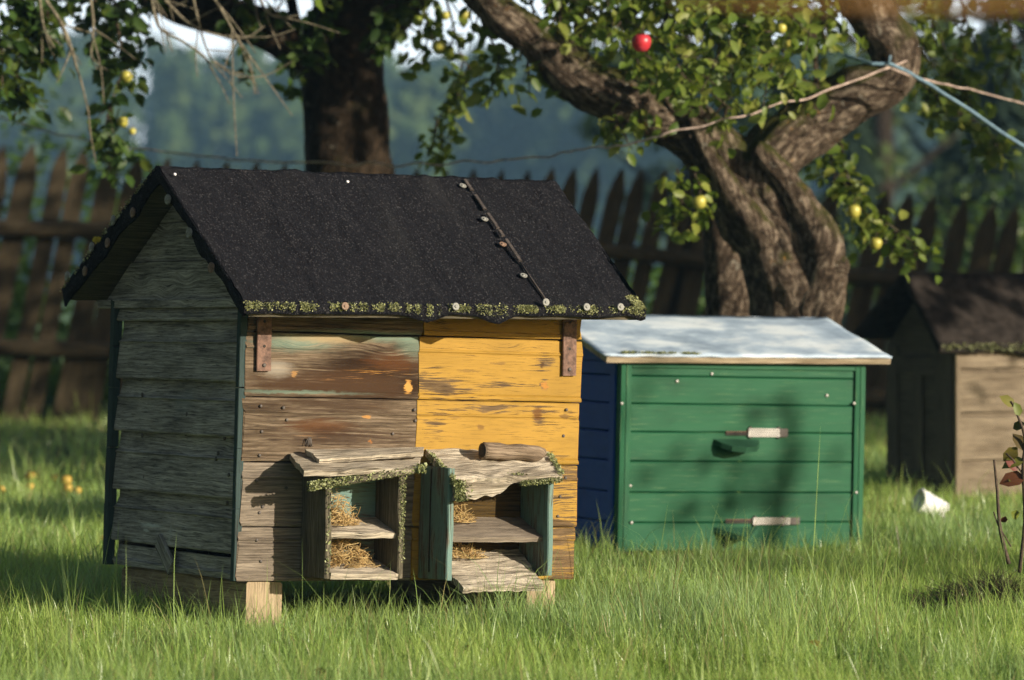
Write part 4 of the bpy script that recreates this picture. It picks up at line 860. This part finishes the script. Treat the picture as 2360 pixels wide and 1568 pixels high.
# ---- wire and string
def wiggle(pp,amp,n=10):
    out=[]; P=[at(*p) for p in pp]
    for i in range(len(P)-1):
        for k in range(n): q=k/n; p=P[i].lerp(P[i+1],q); out.append(p+V((0,0,amp*mnoise.noise((i*3.1+q*3,2,1)))))
    out.append(P[-1]); return out
m=MB(); m.tube(wiggle([(-60,250,15.6),(130,310,15.2),(330,345,14.8),(550,370,14.4),(800,378,14),(960,380,13.7),(1130,372,13.4),(1270,360,13.2),(1360,340,12.8),(1430,338,12.6),(1530,310,12.5),(1700,270,12.5),(1900,212,12.75),(2090,140,13.05)],.012),.0034,6,sub=2)
m.tube(wiggle([(2040,152,13.05),(2110,180,13.1),(2230,205,13.2),(2370,243,13.3),(2500,280,13.4)],.006),.0034,6,sub=2)
tag(m.build('wire',M['wire']),'thin rusty wire sagging across the orchard from tree to tree','wire')
m=MB(); m.tube(wiggle([(1950,128,13.1),(2010,148,12.98),(2050,147,12.98),(2090,165,13.0),(2160,205,13.05),(2370,345,13.2),(2500,440,13.3)],.003),.0062,7,sub=2); m.tube([at(2048,148,12.97),at(2052,128,12.97)],.004,6)
tag(m.build('twine',M['string']),'pale blue twine knotted round the crooked limb and running right','twine')
# ---- plant at right edge
p0=at(2340,1300,10.05); p0.z=0.
pl=empty('seedling_shrub',p0,'scraggly shrub with red-tinged leaves at the right picture edge','shrub')
m=MB(); D=10.05
def P_(x,y,d=0): return at(x,y,D+d)-p0
m.tube([P_(2325,1300),P_(2305,1220),P_(2298,1130),P_(2291,1060)],[.006,.005,.004,.003],6,sub=4)
m.tube([P_(2350,1320),P_(2362,1200),P_(2358,1080),P_(2362,1010),P_(2340,945),P_(2330,925)],[.006,.005,.005,.004,.003,.002],6,sub=4)
m.tube([P_(2362,1100),P_(2335,1060),P_(2318,1045)],.0025,5); m.tube([P_(2330,1260),P_(2300,1210),P_(2290,1180)],.002,5)
m.build('stem',M['stalk'],pl)
LP=[];LD=[];LN=[];LS=[]
for (x,y,dx,dy,s_) in [(2338,938,-50,-42,.06),(2350,960,-10,-30,.05),(2362,975,-30,15,.05),(2345,1030,-28,32,.07),(2362,1060,-45,12,.08),(2360,1040,-20,-40,.07),(2325,1110,40,-20,.075),(2365,1100,-55,10,.09),(2330,1180,30,20,.05),(2375,1000,20,-10,.07),(2318,1190,-8,20,.035),(2345,1085,-30,-28,.05)]:
    LP.append(P_(x,y)+p0);LD.append((dx,random.gauss(0,15),-dy));LN.append((random.gauss(0,.6),-1,random.gauss(.3,.4)));LS.append(s_*.8)
leafmesh('leaves',LP,LD,LN,LS,M['redleaf'],pl,.7)
# dead tussock under it
m=MB()
for i in range(1500):
    a=random.random()*6.28; r=abs(random.gauss(0,.10)); b=V((p0.x-.05+r*cos(a)*1.4,p0.y+r*sin(a)*.8,0)); h=random.uniform(.05,.15)*(1-min(r*3.0,.7)); d=V((random.gauss(0,.5)+cos(a)*.4,random.gauss(0,.5),1)).normalized()
    m.tube([b,b+d*h*.6,b+d*h+V((random.gauss(0,.3),random.gauss(0,.3),-.3))*h*.5],[.0012,.0009,.0005],3,cap=False)
tag(m.build('tussock',M['driedgrass']),'dark dead grass tussock around the shrub at the right edge','tussock')
def weed(vx,vy,n,sz,label):
    D=F*CH/(vy-HY); x=(vx-CX)/F*D; P=[];Dd=[];N=[]
    for k in range(n): a=k*2.4; P.append((x,D,.012)); Dd.append((cos(a),sin(a),random.uniform(.5,1.3))); N.append((-cos(a)*.8,-sin(a)*.8,1))
    o=leafmesh('weed',P,Dd,N,[sz*random.uniform(.7,1.1) for _ in P],M['bush_leaf']); tag(o,label,'weed','broad leaved weeds in the lawn')
weed(1475,1385,7,.075,'broad-leaved weed in the lawn right of the big hive'); weed(1290,1440,6,.06,'low leafy weed beside the right support beam of the big hive'); weed(1930,1545,6,.06,'leafy weed in the foreground lawn near the bottom edge'); weed(1690,1330,5,.06,'leafy weed in front of the middle leg of the green hive')
def fallen(vx,vy,label):
    D=F*(CH-.05)/(vy-HY); o=leafmesh('fallen_leaf',[((vx-CX)/F*D,D,.05)],[(random.gauss(0,1),random.gauss(0,1),.5)],[(.3,-.8,.6)],[.032],M['redleaf']); tag(o,label,'leaf','fallen leaves on the lawn')
fallen(1090,1500,'dry fallen leaf in the grass below the right support beam'); fallen(1895,1490,'dry fallen leaf in the foreground grass below the green hive'); fallen(720,1552,'dry fallen leaf in the grass at the bottom picture edge'); fallen(230,1245,'dry fallen leaf in the grass left of the big hive side')
# white pot
pp=at(2150,1185,13.1); m=MB(); m.lathe((0,0,0),(-.85,-.3,.35),[(.024,-.05),(.028,-.052),(.040,.045),(.045,.05),(.045,.058),(.038,.058),(.034,.03),(.02,.028)],18); m.v=[tuple(V(q)+V((mnoise.noise(V(q)*30),mnoise.noise(V(q)*30+V((9,0,0))),mnoise.noise(V(q)*30+V((0,9,0)))))*.012) for q in m.v]; o=m.build('plastic_pot',M['pot']); o.location=(pp.x,13.1,.055); tag(o,'crumpled white plastic pot lying on its side in the grass','pot')
# near branch at the top right corner (far out of focus)
m=MB(); D=2.2; m.tube([at(1540,-26,D),at(1750,-10,D),at(2000,-7,D),at(2250,-4,D),at(2420,-10,D),at(2900,-60,D),at(3600,-300,D)],[.0015,.003,.004,.0045,.005,.006,.008],8,.1,60,0,True,5); 
tag(m.build('branch',M['nearbranch']),'blurred brown branch close to the camera across the top right edge','branch')
# ---------------------------------------------------------------- vegetation behind the fence
def leafblob(C,c,r,n,sz,clump=12):
    C.cloud(c,r,n,sz,clump)
def bush(x,y,z,r,n,label,mat='bush_leaf',sz=.07):
    e=empty('bush',(x,y,z),label,'bush','bushes behind the fence'); c=Crown(); c.cloud((x,y,z+r[2]*.75),r,n,sz,16)
    m=MB()
    for k in range(5): a=k*1.3; m.tube([(0,0,-.1),(cos(a)*r[0]*.2,sin(a)*r[1]*.2,r[2]*.5),(cos(a)*r[0]*.5,sin(a)*r[1]*.5,r[2])],[.02,.015,.008],6,sub=3)
    m.build('stem',M['bark_dark'],e); leafmesh('foliage',c.P,c.D,c.N,c.S,M[mat],e)
bush(-2.55,22.2,-.05,(.75,.6,.95),2600,'leafy green bush rising behind the leftmost fence pickets')
bush(-1.1,22.6,-.05,(.8,.6,.62),2200,'low green bush seen between pickets left of the forked trunk')
bush(1.02,22.0,-.05,(.55,.5,.62),2200,'bright green bush in the gap left of the gnarled trunk')
bush(2.9,23.5,-.1,(.9,.6,.8),2200,'green bush behind the fence at the right picture edge','leaf_dark')
# undergrowth beyond fence
n=9000; P=np.stack([rng.uniform(-6,6,n),20.4+rng.uniform(0,1,n)**1.5*6,np.zeros(n)],1); P[:,2]=rng.uniform(0,.22,n)-.25*np.clip((P[:,1]-21)/6,0,1)
o=leafmesh('undergrowth',P,np.stack([rng.normal(0,.6,n),rng.normal(0,.6,n),rng.normal(.7,.4,n)],1),rng.normal(0,1,(n,3)),rng.uniform(.06,.14,n),M['bush_leaf']); tag(o,'green weeds growing along the back of the fence','undergrowth',kind='stuff')
# trees standing between fence and forest, on the right
def bigtree(x,y,h,r,label,n,mat,sz,trunk='bark_dark',name='tree'):
    z0=gz(x,y); e=empty(name,(x,y,z0),label,'tree','trees beyond the fence'); m=MB()
    m.tube([(0,0,-.3),(.1,0,h*.4),(0,.1,h*.9)],[.22,.16,.05],10,.1,3,.05,True,5)
    for k in range(9): a=k*2.4; q=.3+.06*k; m.tube([(0,0,h*q),(cos(a)*r*.5,sin(a)*r*.5,h*(q+.08)),(cos(a)*r*.9,sin(a)*r*.9,h*(q+.14))],[.07,.05,.02],6,.1,3,0,True,3)
    m.build('trunk',M[trunk],e)
    c=Crown()
    for k in range(26):
        a=random.random()*6.28; q=random.uniform(.18,1); rr=r*(1-.55*abs(q-.5)*1.4)*random.uniform(.3,1); c.cloud((x+cos(a)*rr,y+sin(a)*rr,z0+h*q),(r*.34,r*.34,r*.26),n//26,sz,6)
    leafmesh('crown',c.P,c.D,c.N,c.S,M[mat],e)
bigtree(2.6,58,7.2,1.7,'dark leafy tree beyond the fence above the red apple',3200,'far_leaf',.24)
bigtree(5.2,55,8.5,1.6,'tall tree beyond the fence left of the crooked limb top',1500,'far_leaf',.22)
bigtree(6.3,46,5.6,1.2,'bluish tree beyond the fence under the blue twine',2400,'spruce',.2)
bigtree(6.7,60,9.0,1.3,'thin tree with sky gaps beyond the fence at upper right',900,'far_leaf',.22)
bigtree(8.6,56,8.5,1.5,'yellowish tree beyond the fence at the right picture edge',1500,'far_leaf',.22)
def spruce(x,y,h,r,label):
    z0=gz(x,y); e=empty('spruce_tree',(x,y,z0),label,'tree','trees beyond the fence'); m=MB(); m.tube([(0,0,-.2),(0,0,h)],[.12,.01],8); m.build('trunk',M['bark_dark'],e)
    P=[];Dd=[];N=[];S=[]
    for k in range(3000):
        q=random.random()**.8; a=random.random()*6.28; rr=r*(1-q)*(.35+.65*random.random())*(.8+.35*sin(q*60)); P.append((x+cos(a)*rr,y+sin(a)*rr,z0+.1+q*h-.18*rr)); Dd.append((cos(a),sin(a),-.45)); N.append((random.gauss(0,.3),random.gauss(0,.3),1)); S.append(random.uniform(.12,.26))
    leafmesh('crown',P,Dd,N,S,M['spruce'],e,.35)
spruce(4.75,38,3.3,1.1,'dark young spruce behind the fence at right'); spruce(3.9,44,3.0,1.0,'second young spruce behind the fence nearer the trunk')
# far forest: one wooded slope
nt=230; vsP=[];vsD=[];vsN=[];vsS=[]
rg=np.random.default_rng(5)
for k in range(nt):
    y=rg.uniform(270,430); x=rg.uniform(-.19,.19)*y; z0=gz(x,y); h=1-z0+(528-rg.uniform(100,200)+(40 if x/y<-.06 else 0)*rg.random())/F*y; r=rg.uniform(2.4,4.6); n=520
    a=rg.uniform(0,6.283,n); q=rg.uniform(.05,1,n); con=rg.random()<.35
    prof=(1-q)*1.05 if con else np.sqrt(np.clip(1-((q-.5)/.52)**2,0,1)); rr=r*prof*np.sqrt(rg.uniform(.35,1,n)); lob=1+.35*np.sin(a*3+q*9+k)
    P=np.stack([x+np.cos(a)*rr*lob,y+np.sin(a)*rr*lob,z0+h*q],1); nn=np.stack([np.cos(a),np.sin(a),q-.3],1)+rg.normal(0,.45,(n,3))
    vsP.append(P);vsN.append(nn);vsD.append(np.cross(nn,rg.normal(0,1,(n,3))));vsS.append(rg.uniform(.9,1.6,n))
o=leafmesh('far_forest',np.concatenate(vsP),np.concatenate(vsD),np.concatenate(vsN),np.concatenate(vsS),M['far_leaf'],None,.9); tag(o,'hazy blue-green wooded slope far behind the fence','forest',kind='stuff')
# ---------------------------------------------------------------- GRASS
invs=[np.array(f.inverted()) for f in (HIV,GF,TF)]; foot=[(WU,DN,.028,.128,.835,.927),(gw,gd,0,0,0,0),(tw,td,0,0,0,0)]
def grass_band(n,d0,d1,mar,hm,wm,longf):
    D=np.sqrt(rng.uniform(d0**2,d1**2,n)); x=rng.uniform(-1,1,n)*(D*1180/F*mar+.15)
    nz=np.array([mnoise.noise((a*1.1,b*1.1,3)) for a,b in zip(x,D)]); nz2=np.array([mnoise.noise((a*4.2,b*4.2,9)) for a,b in zip(x,D)])
    keep=rng.random(n)<np.clip(.82+.5*nz2,.25,1)
    h=hm*np.clip(1+.6*nz+.65*nz2,.3,2)*rng.lognormal(0,.34,n); lg=rng.random(n)<longf; h[lg]*=rng.uniform(1.5,2.3,lg.sum())
    pts=np.stack([x,D,np.zeros(n),np.ones(n)],0)
    for iv,ft in zip(invs,foot):
        L=iv@pts; nr=(L[1]>-.28)&(L[1]<=0.02)&(L[0]>-.1)&(L[0]<ft[0]+.1); h[nr]*=.55; keep&=~(nr&(rng.random(n)<.25)); ins=(L[0]>0)&(L[0]<ft[0])&(L[1]>0)&(L[1]<ft[1])
        if ft[2]: # open underneath: short grass, none inside the beams
            bm=ins&(((L[0]>ft[2])&(L[0]<ft[3]))|((L[0]>ft[4])&(L[0]<ft[5]))); keep&=~bm; keep&=~(ins&(L[0]>.35)&(rng.random(n)<.85)); h[ins]=np.minimum(h[ins],np.where(L[0][ins]>.35,.04,.09))
        elif ft[0]==tw: keep&=~ins
        else: h[ins]=np.minimum(h[ins],.035)
    keep&=~((D>15.2+.4*nz)&(rng.random(n)<.55)&(x<-.6))
    x,D,h,nz,nz2,lg=x[keep],D[keep],h[keep],nz[keep],nz2[keep],lg[keep]; n=len(x)
    a=rng.uniform(0,2*pi,n); wdt=wm*rng.uniform(.6,1.35,n); fa=a+pi/2+rng.normal(0,.5,n); bend=rng.uniform(.15,.9,n)*np.where(rng.random(n)<.12,1.7,1); lean=rng.normal(0,.12,(n,2))
    bd=np.stack([np.cos(fa),np.sin(fa)],1); sdv=np.stack([np.cos(a),np.sin(a)],1)
    lev=[0,.38,.72,1.]; wl=[1,.9,.6,0]; rows=[]
    for l,w in zip(lev,wl):
        off=bd*(bend*l**2*h*.75)[:,None]+lean*(l*h)[:,None]; zz=h*(l-.28*bend*l**2.4)
        c=np.stack([x+off[:,0],D+off[:,1],zz-.008*(1-l)],1)
        if w>0:
            e=np.concatenate([sdv*(wdt*w*.5)[:,None],np.zeros((n,1))],1); rows+= [c-e,c+e]
        else: rows.append(c)
    vs=np.stack(rows,1).reshape(-1,3)
    fc=np.array([0,1,3,0,3,2,2,3,5,2,5,4,4,5,6]); f=(np.arange(n)[:,None]*7+fc[None]).ravel()
    t_=rng.random(n)
    c0=np.array([.24,.40,.07]);c1=np.array([.48,.60,.17]);c2=np.array([.35,.50,.24]);c3=np.array([.5,.42,.2])
    mixv=np.clip(.5+.6*nz2+rng.normal(0,.28,n),0,1)[:,None]; col=c0*(1-mixv)+c1*mixv
    bl=np.clip(.15+1.1*nz+rng.normal(0,.25,n),0,.8)[:,None]; col=col*(1-bl)+c2*bl
    dry=rng.random(n)<.09; col[dry]=c3*rng.uniform(.5,1.1,(dry.sum(),1)); col*=rng.uniform(.75,1.25,(n,1))
    colv=np.repeat(col,7,0)
    return vs,f,np.concatenate([colv,np.ones((len(colv),1))],1)
bands=[grass_band(170000,7.6,10.4,1.14,.052,.0022,.085),grass_band(90000,10.4,12.6,1.16,.052,.0028,.07),grass_band(52000,12.6,15.5,1.2,.055,.004,.04),grass_band(34000,15.5,20.5,1.25,.06,.006,.02)]
off=0;VS=[];FS=[];CS=[]
for v_,f_,c_ in bands: VS.append(v_);FS.append(f_+off);CS.append(c_);off+=len(v_)
g=fastmesh('grass',np.concatenate(VS),np.concatenate(FS),3,M['grass']); ca=g.data.color_attributes.new('Col','FLOAT_COLOR','POINT'); ca.data.foreach_set('color',np.concatenate(CS).astype(np.float32).ravel()); tag(g,'dewy green lawn grass around the hives','grass',kind='stuff')
# ---------------------------------------------------------------- haze
HZ=True
if HZ:
    mb=MB(); lo,hi=V((-110,-6,-9)),V((110,470,34)); cs=[V((x,y,z)) for z in (lo.z,hi.z) for y in (lo.y,hi.y) for x in (lo.x,hi.x)]
    fs=[[0,2,3,1],[4,5,7,6],[0,1,5,4],[2,6,7,3],[0,4,6,2],[1,3,7,5]]; mb.add(cs,fs,[[(0,0)]*4]*6)
    t=NT('morning_haze'); vol=t.n('ShaderNodeVolumePrincipled',{'Color':(.35,.66,1.,1),'Density':.0007,'Anisotropy':.0}); t.t.links.new(vol.outputs[0],t.out.inputs['Volume'])
    tag(mb.build('haze',t.m),'thin blue morning haze','haze',kind='stuff')
# ---------------------------------------------------------------- light, camera
SAZ,SEL=radians(59),radians(15.)
sv=V((sin(SAZ)*cos(SEL),-cos(SAZ)*cos(SEL),sin(SEL)))
w=bpy.data.worlds.new('World'); scene.world=w; w.use_nodes=True; nt_=w.node_tree
sky=nt_.nodes.new('ShaderNodeTexSky'); sky.sky_type='NISHITA'; sky.sun_disc=False; sky.sun_elevation=SEL; sky.sun_rotation=math.atan2(sv.x,sv.y); sky.air_density=1.; sky.dust_density=1.5
bg=nt_.nodes['Background']; nt_.links.new(sky.outputs[0],bg.inputs[0]); bg.inputs[1].default_value=.065
# a bank of bright morning mist low in the northern sky
tc=nt_.nodes.new('ShaderNodeTexCoord'); sx=nt_.nodes.new('ShaderNodeSeparateXYZ'); nt_.links.new(tc.outputs['Generated'],sx.inputs[0])
def mr(sock,a,b,inv=0):
    if inv: a,b=b,a
    x=nt_.nodes.new('ShaderNodeMapRange'); x.interpolation_type='SMOOTHSTEP'; nt_.links.new(sock,x.inputs[0]); x.inputs[1].default_value=a; x.inputs[2].default_value=b; x.inputs[3].default_value=float(inv); x.inputs[4].default_value=1.-inv; return x.outputs[0]
mu=nt_.nodes.new('ShaderNodeMath'); mu.operation='MULTIPLY'; nt_.links.new(mr(sx.outputs[2],.22,.05,1),mu.inputs[0]); nt_.links.new(mr(sx.outputs[1],.55,.9),mu.inputs[1])
mx=nt_.nodes.new('ShaderNodeMix'); mx.data_type='RGBA'; nt_.links.new(mu.outputs[0],mx.inputs[0]); nt_.links.new(sky.outputs[0],mx.inputs[6]); mx.inputs[7].default_value=(13.,14.2,15.,1); nt_.links.new(mx.outputs[2],bg.inputs[0])
L=bpy.data.lights.new('sun','SUN'); L.energy=4.7; L.angle=radians(.53); L.color=(1.,.89,.72); lo_=bpy.data.objects.new('sun',L); COL.objects.link(lo_); lo_.rotation_euler=sv.to_track_quat('Z','Y').to_euler(); lo_.location=(20,-10,10)
cam=bpy.data.cameras.new('camera'); cam.lens=135; cam.sensor_width=36; cam.shift_y=-(784-HY)/2360; cam.clip_end=2000; cam.clip_start=.1
cam.dof.use_dof=True; cam.dof.focus_distance=9.55; cam.dof.aperture_fstop=4.0
co=bpy.data.objects.new('camera',cam); COL.objects.link(co); co.location=(0,0,CH); co.rotation_euler=(pi/2,0,0); scene.camera=co
vs_=scene.view_settings; scene.display_settings.display_device='sRGB'; vs_.view_transform='Standard'; vs_.look='None'; vs_.exposure=.65; vs_.gamma=1.
scene.cycles.use_denoising=True; scene.cycles.denoising_prefilter='FAST'; scene.cycles.denoising_input_passes='RGB_ALBEDO_NORMAL'; scene.cycles.max_bounces=8; scene.cycles.transparent_max_bounces=8; scene.cycles.volume_bounces=0; scene.cycles.caustics_reflective=False; scene.cycles.caustics_refractive=False
